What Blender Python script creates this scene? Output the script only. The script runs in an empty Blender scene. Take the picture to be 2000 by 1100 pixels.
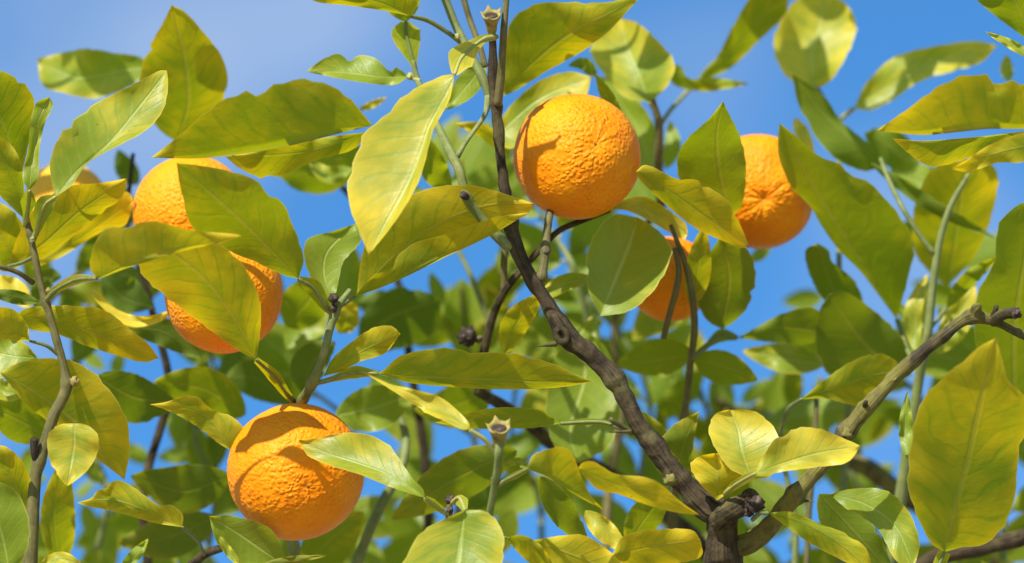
import bpy, bmesh, math, random
import numpy as np
from mathutils import Vector, Matrix, noise

random.seed(7)
scene = bpy.context.scene
col = scene.collection
R = math.radians

# ------------------------------------------------------------------ camera
PITCH = R(25.0)
CAM = Vector((0.0, 0.0, 1.6))
DIST = 3.0
LENS = 192.86
FPX = 2000.0 * LENS / 36.0
RIGHT = Vector((1, 0, 0))
FWD = Vector((0, math.cos(PITCH), math.sin(PITCH)))
UP = Vector((0, -math.sin(PITCH), math.cos(PITCH)))
cd = bpy.data.cameras.new('camera')
cd.lens = LENS
cd.sensor_width = 36.0
cd.clip_start = 0.05
cd.clip_end = 5000.0
cd.dof.use_dof = True
cd.dof.focus_distance = DIST - 0.01
cd.dof.aperture_fstop = 4.0
cam = bpy.data.objects.new('camera', cd)
cam.location = CAM
cam.rotation_euler = (math.pi / 2 + PITCH, 0, 0)
col.objects.link(cam)
scene.camera = cam

# ------------------------------------------------------------------ sun, sky, exposure
SUN = (RIGHT * -0.38 + UP * 0.79 - FWD * 0.47).normalized()
sun_el = math.asin(SUN.z)
sun_az = math.atan2(SUN.x, SUN.y)
sl = bpy.data.lights.new('sun', 'SUN')
sl.energy = 5.0
sl.angle = R(0.53)
sl.color = (1.0, 0.955, 0.87)
so = bpy.data.objects.new('sun', sl)
so.rotation_euler = SUN.to_track_quat('Z', 'Y').to_euler()
so.location = CAM + SUN * 50
col.objects.link(so)

world = bpy.data.worlds.new('World')
scene.world = world
world.use_nodes = True
wn, wl = world.node_tree.nodes, world.node_tree.links
wn.clear()
w_out = wn.new('ShaderNodeOutputWorld')
w_bg = wn.new('ShaderNodeBackground')
w_sky = wn.new('ShaderNodeTexSky')
w_sky.sky_type = 'NISHITA'
w_sky.sun_disc = False
w_sky.sun_elevation = sun_el
w_sky.sun_rotation = sun_az
w_sky.altitude = 200
w_sky.air_density = 1.0
w_sky.dust_density = 0.15
w_sky.ozone_density = 3.0
w_tint = wn.new('ShaderNodeMix'); w_tint.data_type = 'RGBA'; w_tint.blend_type = 'MULTIPLY'
w_tint.inputs[0].default_value = 1.0
w_tint.inputs[7].default_value = (0.44, 0.95, 1.27, 1)
wl.new(w_sky.outputs[0], w_tint.inputs[6])
# thin fair-weather cloud veil, all round the sky
w_tc = wn.new('ShaderNodeTexCoord')
w_no = wn.new('ShaderNodeTexNoise')
w_no.inputs['Scale'].default_value = 9.0
w_no.inputs['Detail'].default_value = 4.0
w_no.inputs['Roughness'].default_value = 0.5
w_map = wn.new('ShaderNodeMapping')
w_map.inputs['Location'].default_value = (-2.577, 0.476, 0.711)
wl.new(w_tc.outputs['Generated'], w_map.inputs[0])
wl.new(w_map.outputs[0], w_no.inputs['Vector'])
w_mr = wn.new('ShaderNodeMapRange')
w_mr.inputs[1].default_value = 0.44
w_mr.inputs[2].default_value = 0.72
w_mr.inputs[3].default_value = 0.0
w_mr.inputs[4].default_value = 0.9
wl.new(w_no.outputs[0], w_mr.inputs[0])
w_mix = wn.new('ShaderNodeMix'); w_mix.data_type = 'RGBA'
wl.new(w_mr.outputs[0], w_mix.inputs[0])
wl.new(w_tint.outputs[2], w_mix.inputs[6])
w_mix.inputs[7].default_value = (4.3, 4.9, 5.9, 1)
wl.new(w_mix.outputs[2], w_bg.inputs[0])
w_bg.inputs[1].default_value = 0.103
wl.new(w_bg.outputs[0], w_out.inputs[0])

scene.view_settings.view_transform = 'Standard'
scene.view_settings.look = 'None'
scene.view_settings.gamma = 1.0
scene.view_settings.exposure = 0.58
scene.view_settings.use_curve_mapping = False
scene.render.engine = 'CYCLES'
scene.cycles.use_denoising = True
scene.cycles.max_bounces = 10
scene.cycles.diffuse_bounces = 5
scene.cycles.transmission_bounces = 6
scene.cycles.sample_clamp_indirect = 8.0


# ------------------------------------------------------------------ helpers
def ppm(d):
    return FPX / (DIST + d)


def at(x, y, d):
    D = DIST + d
    return CAM + RIGHT * ((x - 1000.0) / FPX * D) + UP * ((550.0 - y) / FPX * D) + FWD * D


def catmull(pts, n, ts=None):
    """smooth curve through rows of pts (any dimension), sampled by arc length of the first two columns"""
    P = np.array(pts, float)
    if len(P) == 2:
        dense = P[0] + (P[1] - P[0]) * np.linspace(0, 1, 60)[:, None]
    else:
        Q = np.vstack([2 * P[0] - P[1], P, 2 * P[-1] - P[-2]])
        seg = []
        for i in range(1, len(Q) - 2):
            p0, p1, p2, p3 = Q[i - 1], Q[i], Q[i + 1], Q[i + 2]
            u = np.linspace(0, 1, 20, endpoint=False)[:, None]
            # centripetal-like damping: tangents limited by the shorter neighbour
            l1 = np.linalg.norm(p2[:2] - p1[:2]) + 1e-9
            m1 = (p2 - p0) / (np.linalg.norm((p2 - p0)[:2]) + 1e-9) * l1 * 0.9
            m2 = (p3 - p1) / (np.linalg.norm((p3 - p1)[:2]) + 1e-9) * l1 * 0.9
            h00 = 2 * u**3 - 3 * u**2 + 1; h10 = u**3 - 2 * u**2 + u
            h01 = -2 * u**3 + 3 * u**2; h11 = u**3 - u**2
            s = h00 * p1 + h10 * m1 + h01 * p2 + h11 * m2
            if P.shape[1] > 2:   # radius/depth columns stay linear
                s[:, 2:] = p1[2:] + (p2[2:] - p1[2:]) * u
            seg.append(s)
        seg.append(P[-1:])
        dense = np.vstack(seg)
    dl = np.r_[0, np.cumsum(np.linalg.norm(np.diff(dense[:, :2], axis=0), axis=1))]
    dl /= max(dl[-1], 1e-9)
    if ts is None:
        ts = np.linspace(0, 1, n)
    return np.stack([np.interp(ts, dl, dense[:, k]) for k in range(dense.shape[1])], 1)


def new_mesh(name, verts, faces, mats, mat_idx=None, uvs=None, smooth=True):
    me = bpy.data.meshes.new(name)
    me.from_pydata([tuple(v) for v in verts], [], faces)
    for m in mats:
        me.materials.append(m)
    if mat_idx is not None:
        me.polygons.foreach_set('material_index', mat_idx)
    if smooth:
        me.polygons.foreach_set('use_smooth', [True] * len(me.polygons))
    if uvs is not None:
        uvl = me.uv_layers.new(name='UVMap')
        vi = np.zeros(len(me.loops), int)
        me.loops.foreach_get('vertex_index', vi)
        uvl.data.foreach_set('uv', np.array(uvs, np.float32)[vi].ravel())
    me.update()
    return me


WORLD_LOC = {}


def link(name, me, origin, parent=None):
    """link an object whose mesh is given in world coordinates about origin"""
    if me is not None:
        me.transform(Matrix.Translation(-Vector(origin)))
    o = bpy.data.objects.new(name, me)
    col.objects.link(o)
    o.location = Vector(origin)
    if parent is not None:
        o.parent = parent
        o.location = Vector(origin) - WORLD_LOC[parent.name]
    WORLD_LOC[o.name] = Vector(origin)
    return o


# ------------------------------------------------------------------ materials
def mat(name):
    m = bpy.data.materials.new(name)
    m.use_nodes = True
    m.node_tree.nodes.clear()
    return m, m.node_tree.nodes, m.node_tree.links


class G:
    """tiny node-graph helper"""
    def __init__(s, nt): s.n, s.l = nt.nodes, nt.links
    def put(s, sock, v):
        if hasattr(v, 'links'): s.l.new(v, sock)
        else: sock.default_value = v
    def math(s, op, a, b=0.0, c=0.0, clamp=False):
        n = s.n.new('ShaderNodeMath'); n.operation = op; n.use_clamp = clamp
        s.put(n.inputs[0], a); s.put(n.inputs[1], b); s.put(n.inputs[2], c)
        return n.outputs[0]
    def mix(s, f, a, b, blend='MIX'):
        n = s.n.new('ShaderNodeMix'); n.data_type = 'RGBA'; n.blend_type = blend
        s.put(n.inputs[0], f); s.put(n.inputs[6], a); s.put(n.inputs[7], b)
        return n.outputs[2]
    def rng(s, v, a, b, c=0.0, d=1.0, smooth=False):
        n = s.n.new('ShaderNodeMapRange')
        if smooth: n.interpolation_type = 'SMOOTHSTEP'
        s.put(n.inputs[0], v)
        for i, q in enumerate((a, b, c, d)): n.inputs[i + 1].default_value = q
        return n.outputs[0]
    def noise(s, vec, scale, detail=2.0, rough=0.5, w=None):
        n = s.n.new('ShaderNodeTexNoise')
        n.noise_dimensions = '4D' if w is not None else '3D'
        s.put(n.inputs['Vector'], vec)
        n.inputs['Scale'].default_value = scale
        n.inputs['Detail'].default_value = detail
        n.inputs['Roughness'].default_value = rough
        if w is not None: s.put(n.inputs['W'], w)
        return n.outputs[0]


def leaf_material():
    m, n, l = mat('citrus_leaf')
    g = G(m.node_tree)
    out = n.new('ShaderNodeOutputMaterial')
    tc = n.new('ShaderNodeTexCoord')
    sep = n.new('ShaderNodeSeparateXYZ'); l.new(tc.outputs['UV'], sep.inputs[0])
    t, v = sep.outputs[0], sep.outputs[1]
    a = g.math('ABSOLUTE', g.math('MULTIPLY_ADD', v, 2.0, -1.0))
    oi = n.new('ShaderNodeObjectInfo')
    rnd = g.math('MULTIPLY', oi.outputs['Random'], 37.0)
    at_y = n.new('ShaderNodeAttribute'); at_y.attribute_type = 'OBJECT'; at_y.attribute_name = 'yellowing'
    yel = at_y.outputs['Fac']
    at_m = n.new('ShaderNodeAttribute'); at_m.attribute_type = 'OBJECT'; at_m.attribute_name = 'maturity_shade'  # green darkened in place of missing crown shade, partly as older leaves
    mature_shade = at_m.outputs['Fac']
    geo = n.new('ShaderNodeNewGeometry')
    back = geo.outputs['Backfacing']
    # side veins run forward from the midrib
    ph = g.math('FRACT', g.math('SUBTRACT', g.math('MULTIPLY_ADD', g.noise(tc.outputs['Object'], 30.0, 1.0, 0.5, w=rnd), 2.4, g.math('MULTIPLY', t, 10.0)), g.math('MULTIPLY', g.math('POWER', a, 0.8), 1.9)))
    vd = g.math('ABSOLUTE', g.math('SUBTRACT', ph, 0.5))
    vein = g.math('MULTIPLY', g.rng(vd, 0.0, 0.16, 1.0, 0.0, True), g.rng(a, 0.75, 1.0, 1.0, 0.0))
    midrib = g.rng(a, 0.02, 0.075, 1.0, 0.0, True)
    # mottled yellowing between the veins, along the margin and at the tip
    cmb = n.new('ShaderNodeCombineXYZ')
    l.new(g.math('SUBTRACT', g.math('MULTIPLY', t, 7.0), g.math('MULTIPLY', a, 1.3)), cmb.inputs[0])
    l.new(g.math('MULTIPLY', v, 2.6), cmb.inputs[1])
    l.new(rnd, cmb.inputs[2])
    streak = g.noise(cmb.outputs[0], 1.0, 2.5, 0.55)
    blot = g.noise(tc.outputs['Object'], 45.0, 2.0, 0.5, w=rnd)
    s1 = g.math('MULTIPLY', g.math('SUBTRACT', streak, 0.5), 1.15)
    s2 = g.math('MULTIPLY', g.math('SUBTRACT', blot, 0.5), 1.1)
    tipm = g.math('MULTIPLY', g.math('POWER', t, 3.0), 0.9)
    edgem = g.math('MULTIPLY', g.math('POWER', a, 4.0), 0.5)
    y = g.math('ADD', g.math('ADD', s1, s2), g.math('MULTIPLY_ADD', yel, 1.25, -0.34))
    y = g.math('ADD', y, g.math('MULTIPLY', g.math('ADD', tipm, edgem), g.math('MULTIPLY_ADD', yel, 1.2, 0.1)))
    y = g.math('SUBTRACT', y, g.math('MULTIPLY', g.math('MAXIMUM', g.math('MULTIPLY', vein, 0.35), g.rng(a, 0.05, 0.3, 0.28, 0.0)), g.math('SUBTRACT', 1.0, yel)))
    y = g.math('ADD', y, 0.0, clamp=True)
    hue = g.noise(tc.outputs['Object'], 14.0, 1.0, 0.5, w=rnd)
    green = g.mix(hue, (0.19, 0.29, 0.028, 1), (0.33, 0.40, 0.036, 1))
    top = g.mix(y, green, (0.92, 0.70, 0.06, 1))
    top = g.mix(g.math('MULTIPLY', midrib, 0.45), top, (0.72, 0.80, 0.22, 1))
    top = g.mix(g.math('MULTIPLY', vein, 0.09), top, (0.72, 0.80, 0.22, 1))
    bot = g.mix(y, g.mix(hue, (0.22, 0.30, 0.024, 1), (0.33, 0.38, 0.026, 1)), (0.80, 0.58, 0.03, 1))
    bot = g.mix(g.math('MULTIPLY', midrib, 0.35), bot, (0.62, 0.50, 0.12, 1))
    bot = g.mix(g.math('MULTIPLY', vein, 0.12), bot, (0.24, 0.32, 0.04, 1))
    top = g.mix(mature_shade, top, (0.075, 0.15, 0.035, 1))
    bot = g.mix(mature_shade, bot, (0.10, 0.16, 0.04, 1))
    base = g.mix(back, top, bot)
    # thin pale margin, brown specks, dry tip
    base = g.mix(g.rng(a, 0.965, 0.99, 0.0, 0.6), base, (0.9, 0.8, 0.2, 1))
    sp = g.noise(tc.outputs['Object'], 260.0, 2.0, 0.6, w=rnd)
    spm = g.math('MULTIPLY', g.rng(sp, 0.725, 0.77, 0.0, 1.0), g.rng(blot, 0.45, 0.6, 0.0, 0.9))
    dry = g.math('MULTIPLY', g.rng(t, 0.972, 0.995, 0.0, 1.0), g.rng(yel, 0.4, 0.6, 0.0, 0.8))
    brown = g.math('MAXIMUM', spm, dry)
    base = g.mix(brown, base, (0.16, 0.07, 0.02, 1))
    # transmitted colour is deeper and yellower
    trg = g.mix(hue, (0.32, 0.40, 0.002, 1), (0.46, 0.475, 0.003, 1))
    trc = g.mix(y, trg, (0.86, 0.61, 0.003, 1))
    trc = g.mix(mature_shade, trc, (0.10, 0.19, 0.003, 1))
    trc = g.mix(g.math('MULTIPLY', midrib, 0.5), trc, (0.5, 0.42, 0.03, 1))
    trc = g.mix(g.math('MULTIPLY', vein, 0.16), trc, (0.36, 0.46, 0.01, 1))
    trc = g.mix(brown, trc, (0.12, 0.05, 0.01, 1))
    fine = g.noise(tc.outputs['Object'], 900.0, 2.0, 0.6)
    bmp = n.new('ShaderNodeBump')
    bmp.inputs['Strength'].default_value = 0.55
    bmp.inputs['Distance'].default_value = 0.0011
    h = g.math('ADD', g.math('MULTIPLY', vein, -0.09), g.math('MULTIPLY', midrib, -0.5))
    h = g.math('ADD', h, g.math('MULTIPLY', fine, 0.16))
    h = g.math('ADD', h, g.math('MULTIPLY', g.noise(tc.outputs['Object'], 120.0, 2.0, 0.5, w=rnd), 0.9))
    l.new(h, bmp.inputs['Height'])
    p = n.new('ShaderNodeBsdfPrincipled')
    l.new(base, p.inputs['Base Color'])
    g.put(p.inputs['Roughness'], g.math('ADD', g.math('MULTIPLY_ADD', back, 0.22, 0.36), g.math('MULTIPLY', fine, 0.12)))
    g.put(p.inputs['Specular IOR Level'], g.math('MULTIPLY_ADD', back, -0.28, 0.46))
    l.new(bmp.outputs[0], p.inputs['Normal'])
    tr = n.new('ShaderNodeBsdfTranslucent')
    l.new(trc, tr.inputs['Color']); l.new(bmp.outputs[0], tr.inputs['Normal'])
    mx = n.new('ShaderNodeMixShader')
    mx.inputs[0].default_value = 0.52
    l.new(p.outputs[0], mx.inputs[1]); l.new(tr.outputs[0], mx.inputs[2])
    l.new(mx.outputs[0], out.inputs[0])
    return m


def bark_material(name, dark, light, moss, moss_amt, scale=1.0, rough=0.85, bump=0.0016):
    m, n, l = mat(name)
    g = G(m.node_tree)
    out = n.new('ShaderNodeOutputMaterial')
    tc = n.new('ShaderNodeTexCoord')
    sep = n.new('ShaderNodeSeparateXYZ'); l.new(tc.outputs['UV'], sep.inputs[0])
    cmb = n.new('ShaderNodeCombineXYZ')
    l.new(g.math('MULTIPLY', sep.outputs[0], 1.0), cmb.inputs[0])
    ang = g.math('MULTIPLY', sep.outputs[1], 2 * math.pi)
    l.new(g.math('MULTIPLY', g.math('COSINE', ang), 0.016), cmb.inputs[1])
    l.new(g.math('MULTIPLY', g.math('SINE', ang), 0.016), cmb.inputs[2])
    ob = tc.outputs['Object']
    n1 = g.noise(ob, 130 * scale, 4, 0.65)
    n2 = g.noise(ob, 40 * scale, 3, 0.6)
    strm = n.new('ShaderNodeMapping'); strm.inputs['Scale'].default_value = (26, 330, 330)
    l.new(cmb.outputs[0], strm.inputs[0])
    st = g.noise(strm.outputs[0], 1.0, 3, 0.6)
    f = g.math('ADD', g.math('MULTIPLY', n1, 0.5), g.math('MULTIPLY', st, 0.5))
    base = g.mix(g.rng(f, 0.36, 0.62, 0, 1), dark, light)
    mm = g.rng(g.math('ADD', g.math('MULTIPLY', n2, 0.7), g.math('MULTIPLY', n1, 0.3)), 0.60 - moss_amt * 0.25, 0.72 - moss_amt * 0.18, 0, 0.85)
    base = g.mix(mm, base, moss)
    crack = g.rng(st, 0.26, 0.36, 0.75, 0.0)
    base = g.mix(crack, base, tuple(c * 0.35 for c in dark[:3]) + (1,))
    p = n.new('ShaderNodeBsdfPrincipled')
    l.new(base, p.inputs['Base Color'])
    p.inputs['Roughness'].default_value = rough
    p.inputs['Specular IOR Level'].default_value = 0.25
    b = n.new('ShaderNodeBump'); b.inputs['Strength'].default_value = 0.9; b.inputs['Distance'].default_value = bump
    l.new(g.math('ADD', f, g.math('MULTIPLY', crack, -0.4)), b.inputs['Height'])
    l.new(b.outputs[0], p.inputs['Normal'])
    l.new(p.outputs[0], out.inputs[0])
    return m


def peel_material():
    m, n, l = mat('orange_peel')
    g = G(m.node_tree)
    out = n.new('ShaderNodeOutputMaterial')
    tc = n.new('ShaderNodeTexCoord')
    ob = tc.outputs['Object']
    oi = n.new('ShaderNodeObjectInfo')
    rnd = g.math('MULTIPLY', oi.outputs['Random'], 20.0)
    at_p = n.new('ShaderNodeAttribute'); at_p.attribute_type = 'OBJECT'; at_p.attribute_name = 'paleness'
    n1 = g.noise(ob, 55, 3, 0.5, w=rnd)
    n2 = g.noise(ob, 600, 2, 0.5, w=rnd)
    c = g.mix(g.rng(n1, 0.35, 0.65, 0, 1), (0.82, 0.225, 0.002, 1), (0.90, 0.30, 0.004, 1))
    c = g.mix(at_p.outputs['Fac'], c, (0.88, 0.46, 0.03, 1))
    vor = n.new('ShaderNodeTexVoronoi'); vor.feature = 'SMOOTH_F1'
    vor.inputs['Scale'].default_value = 420; vor.inputs['Smoothness'].default_value = 0.6
    wv = n.new('ShaderNodeVectorMath'); wv.operation = 'ADD'
    nv = n.new('ShaderNodeTexNoise'); nv.inputs['Scale'].default_value = 150
    sc = n.new('ShaderNodeVectorMath'); sc.operation = 'SCALE'; sc.inputs[3].default_value = 0.004
    l.new(ob, nv.inputs['Vector']); l.new(nv.outputs['Color'], sc.inputs[0])
    l.new(ob, wv.inputs[0]); l.new(sc.outputs[0], wv.inputs[1])
    l.new(wv.outputs[0], vor.inputs['Vector'])
    pore = g.rng(vor.outputs[0], 0.0, 0.35, 1.0, 0.0, True)
    c = g.mix(g.math('MULTIPLY', pore, 0.18), c, (0.62, 0.14, 0.002, 1))
    sp = g.noise(ob, 150, 2, 0.7, w=rnd)
    c = g.mix(g.rng(sp, 0.74, 0.80, 0, 0.55), c, (0.25, 0.07, 0.01, 1))
    vo2 = n.new('ShaderNodeTexVoronoi'); vo2.feature = 'SMOOTH_F1'
    vo2.inputs['Scale'].default_value = 430; vo2.inputs['Smoothness'].default_value = 0.45
    l.new(wv.outputs[0], vo2.inputs['Vector'])
    dome = g.rng(vo2.outputs[0], 0.05, 0.75, 1.0, 0.0, True)
    amp = g.rng(g.noise(ob, 60, 1, 0.5, w=rnd), 0.35, 0.65, 0.55, 1.1)
    h = g.math('ADD', g.math('MULTIPLY', dome, amp), g.math('MULTIPLY', pore, -0.10))
    h = g.math('ADD', h, g.math('MULTIPLY', n2, 0.15))
    b = n.new('ShaderNodeBump'); b.inputs['Strength'].default_value = 0.8; b.inputs['Distance'].default_value = 0.00085
    l.new(h, b.inputs['Height'])
    p = n.new('ShaderNodeBsdfPrincipled')
    l.new(c, p.inputs['Base Color'])
    p.inputs['Roughness'].default_value = 0.5
    p.inputs['Specular IOR Level'].default_value = 0.16
    p.inputs['Subsurface Weight'].default_value = 0.12
    p.inputs['Subsurface Radius'].default_value = (1.0, 0.35, 0.05)
    p.inputs['Subsurface Scale'].default_value = 0.003
    l.new(b.outputs[0], p.inputs['Normal'])
    l.new(p.outputs[0], out.inputs[0])
    return m


def ground_material():
    m, n, l = mat('dry_soil')
    g = G(m.node_tree)
    out = n.new('ShaderNodeOutputMaterial')
    tc = n.new('ShaderNodeTexCoord')
    a = g.noise(tc.outputs['Object'], 0.6, 5, 0.6)
    b = g.noise(tc.outputs['Object'], 14, 4, 0.6)
    c = g.mix(g.rng(a, 0.4, 0.6), (0.30, 0.24, 0.14, 1), (0.40, 0.33, 0.21, 1))
    c = g.mix(g.rng(b, 0.45, 0.7, 0, 0.5), c, (0.26, 0.22, 0.10, 1))
    p = n.new('ShaderNodeBsdfPrincipled')
    l.new(c, p.inputs['Base Color']); p.inputs['Roughness'].default_value = 0.95
    l.new(p.outputs[0], out.inputs[0])
    return m


LEAF = leaf_material()
BARK = bark_material('old_bark', (0.014, 0.010, 0.006, 1), (0.095, 0.066, 0.034, 1), (0.13, 0.11, 0.04, 1), 0.4, bump=0.0035)
LICHEN = bark_material('lichened_bark', (0.03, 0.022, 0.012, 1), (0.12, 0.095, 0.055, 1), (0.21, 0.185, 0.04, 1), 0.7, bump=0.003)
GREEN = bark_material('green_twig_bark', (0.12, 0.15, 0.04, 1), (0.21, 0.24, 0.08, 1), (0.30, 0.29, 0.10, 1), 0.25, 1.2, 0.6, 0.0005)
OLIVE = bark_material('olive_twig_bark', (0.075, 0.065, 0.022, 1), (0.17, 0.15, 0.05, 1), (0.12, 0.06, 0.03, 1), 0.15, 1.2, 0.65, 0.0006)
PALE = bark_material('pale_stalk', (0.28, 0.29, 0.08, 1), (0.38, 0.36, 0.11, 1), (0.40, 0.36, 0.12, 1), 0.2, 1.5, 0.55, 0.0003)
DEAD = bark_material('dead_tissue', (0.012, 0.008, 0.006, 1), (0.09, 0.06, 0.045, 1), (0.22, 0.18, 0.15, 1), 0.1, 2.0, 0.8, 0.001)
CREAM = bark_material('calyx_skin', (0.22, 0.17, 0.045, 1), (0.40, 0.33, 0.09, 1), (0.12, 0.06, 0.02, 1), 0.25, 2.0, 0.6, 0.0004)
PEEL = peel_material()

# ------------------------------------------------------------------ ground
gm = bpy.data.meshes.new('ground')
gm.from_pydata([(-1500, -1500, 0), (1500, -1500, 0), (1500, 1500, 0), (-1500, 1500, 0)], [], [(0, 1, 2, 3)])
gm.materials.append(ground_material())
go = bpy.data.objects.new('ground', gm); col.objects.link(go)
go['kind'] = 'structure'

# ------------------------------------------------------------------ the tree
TREE_BASE = Vector((0.16, 3.35, 0.0))
CROTCH = Vector((0.15, 3.22, 1.75))
tree = link('orange_tree', None, TREE_BASE)
tree['label'] = 'citrus tree with yellow-green mottled leaves and brown lichened branches against the sky'
tree['category'] = 'tree'


def tube_geo(P, rad, seg=12, rough=0.0, seed=0.0, cap=True):
    """P: list of Vectors, rad: radii in metres -> verts, faces, uvs"""
    n = len(P)
    V, F, U = [], [], []
    T = [(P[min(i + 1, n - 1)] - P[max(i - 1, 0)]).normalized() for i in range(n)]
    nrm = T[0].orthogonal().normalized()
    L = 0.0
    for i in range(n):
        if i:
            L += (P[i] - P[i - 1]).length
            nrm = (nrm - T[i] * nrm.dot(T[i])).normalized()
        bn = T[i].cross(nrm)
        for k in range(seg):
            a = 2 * math.pi * k / seg
            q = nrm * math.cos(a) + bn * math.sin(a)
            r = rad[i]
            if rough:
                w = P[i] + q * r
                r *= 1 + rough * (noise.noise(w * 70 + Vector((seed, 0, 0))) * 0.7 + noise.noise(w * 190 + Vector((0, seed, 0))) * 0.45)
            V.append(P[i] + q * r)
            U.append((L, k / seg))
    for i in range(n - 1):
        for k in range(seg):
            k2 = (k + 1) % seg
            F.append((i * seg + k, i * seg + k2, (i + 1) * seg + k2, (i + 1) * seg + k))
    if cap:
        for i, fl in ((0, -1), (n - 1, 1)):
            V.append(P[i] + T[i] * rad[i] * 0.45 * fl); U.append((0 if i == 0 else L, 0.5))
            c = len(V) - 1
            for k in range(seg):
                k2 = (k + 1) % seg
                F.append((c, i * seg + k, i * seg + k2) if fl > 0 else (c, i * seg + k2, i * seg + k))
    return V, F, U


REG = []   # samples of every branch: (x, y, d, object)


def px_of(P):
    v = P - CAM
    D = v.dot(FWD)
    return 1000 + v.dot(RIGHT) / D * FPX, 550 - v.dot(UP) / D * FPX, D - DIST


def branch(name, pts, material, rough=0.10, parent=None, root=False, nodes=(), seg=14, step=9.0, label=None):
    """pts: (x, y, radius px, depth) rows, thick end first"""
    L = sum(math.dist(pts[i][:2], pts[i + 1][:2]) for i in range(len(pts) - 1))
    n = max(6, int(L / step))
    C = catmull(pts, n)
    P = [at(x, y, d) for x, y, r, d in C]
    rad = []
    for x, y, r, d in C:
        for (nx, ny, amp, wid) in nodes:
            r *= 1 + amp * math.exp(-((x - nx) ** 2 + (y - ny) ** 2) / wid ** 2)
        rad.append(r / ppm(d))
    if root:
        a, t = P[0], (P[0] - P[2]).normalized()
        K = 26
        ln = (CROTCH - a).length
        b1 = a + t * ln * 0.4; b2 = CROTCH + Vector((0, 0, ln * 0.35))
        E, er = [], []
        for k in range(K):
            u = 1 - k / K
            q = a * (1 - u) ** 3 + b1 * 3 * u * (1 - u) ** 2 + b2 * 3 * u * u * (1 - u) + CROTCH * u ** 3
            E.append(q); er.append(rad[0] + (max(rad[0] * 1.7, 0.009) - rad[0]) * u)
        P, rad = E + P, er + rad
    V, F, U = tube_geo(P, rad, seg, rough, random.uniform(0, 50))
    me = new_mesh(name, V, F, [material], uvs=U)
    o = link(name, me, P[0], parent or tree)
    if label: o['label'] = label
    for q in P[::2]:
        x, y, d = px_of(q)
        REG.append((x, y, d, o))
    return o


# trunk below the picture
tv = [TREE_BASE + Vector((0, 0, -0.05)), TREE_BASE + Vector((0.01, -0.02, 0.15)), TREE_BASE + Vector((0.0, -0.05, 0.7)),
      TREE_BASE + Vector((-0.02, -0.1, 1.3)), CROTCH + Vector((0, 0, 0.06))]
trP, trR = [], []
for i in range(40):
    u = i / 39 * 4
    k = min(int(u), 3); f = u - k
    trP.append(tv[k].lerp(tv[k + 1], f)); trR.append(0.075 - 0.02 * i / 39 + 0.03 * math.exp(-i / 4))
V, F, U = tube_geo(trP, trR, 20, 0.15)
link('trunk', new_mesh('trunk', V, F, [BARK], uvs=U), TREE_BASE, tree)

main = branch('branch', [(1415, 1130, 35, 0.02), (1412, 1060, 33, 0.015), (1404, 1008, 31, 0.01), (1380, 992, 25, 0.01), (1340, 950, 21, 0.01),
    (1290, 885, 20, 0.01), (1248, 830, 18, 0.01), (1222, 780, 18, 0.01), (1190, 728, 18, 0.01), (1148, 688, 19, 0.01), (1100, 648, 21, 0.01),
    (1068, 590, 14, 0.01), (1040, 548, 14, 0.01), (1014, 498, 14, 0.01), (1000, 450, 13, 0.01), (986, 370, 11, 0.012), (977, 290, 10, 0.015),
    (970, 220, 11, 0.015), (964, 150, 12, 0.015), (962, 90, 7, 0.015), (960, 62, 7, 0.012)], BARK, 0.36, root=True,
    nodes=[(1205, 740, 0.28, 14), (1085, 655, 0.25, 22), (998, 432, 0.35, 12), (1325, 935, 0.2, 16), (1050, 545, 0.2, 16), (972, 205, 0.2, 12)], seg=18, step=5,
    label='dark gnarled main branch rising and leaning from the fork')
right_b = branch('branch', [(1425, 1075, 21.1, 0.02), (1480, 1050, 19.4, 0.01), (1540, 985, 18.5, 0.0), (1590, 925, 16.7, 0.0), (1640, 862, 15.8, -0.005), (1690, 800, 15.0, -0.01),
    (1740, 745, 14.1, -0.01), (1800, 690, 13.2, -0.015), (1850, 650, 12.3, -0.02), (1890, 621, 13.2, -0.02), (1925, 622, 11.4, -0.02), (1960, 636, 8.8, -0.02), (2000, 655, 8.8, -0.02),
    (2080, 690, 7.9, -0.02)], LICHEN, 0.34, nodes=[(1655, 845, 0.25, 16), (1690, 798, 0.2, 8), (1895, 615, 0.3, 14), (1745, 742, 0.15, 10), (1560, 970, 0.2, 14)], seg=18, step=5,
    label='thick branch with yellow lichen and a gnarled bend')
stem_up = branch('branch', [(972, 205, 9, 0.012), (979, 140, 8, 0.008), (984, 60, 7, 0.0), (989, 0, 6, 0.0), (994, -70, 5, 0.0)], OLIVE, 0.08)
g1 = branch('branch', [(962, 205, 9, 0.02), (943, 152, 9, 0.02), (915, 100, 9, 0.025), (890, 50, 8, 0.03), (868, -5, 8, 0.03), (840, -70, 7, 0.03)], GREEN, 0.06)
g1b = branch('branch', [(948, 130, 6, 0.03), (935, 85, 6, 0.035), (918, 40, 6, 0.04), (905, -5, 6, 0.04), (890, -70, 5, 0.04)], OLIVE, 0.06)
green_b = branch('branch', [(997, 484, 12, 0.01), (972, 462, 11, 0.008), (940, 425, 10, 0.005), (912, 384, 9, 0.0), (897, 332, 9, 0.0), (876, 290, 9, 0.005),
    (852, 240, 7, 0.02), (832, 195, 6, 0.03), (815, 155, 6, 0.04), (806, 118, 4, 0.04)], GREEN, 0.06, nodes=[(910, 384, 0.3, 10), (895, 300, 0.3, 12)])
g4 = branch('branch', [(955, 185, 8, 0.02), (948, 222, 5, 0.015), (930, 250, 4, 0.01), (908, 280, 5, 0.005), (893, 306, 6, 0.002)], GREEN, 0.05)
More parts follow.
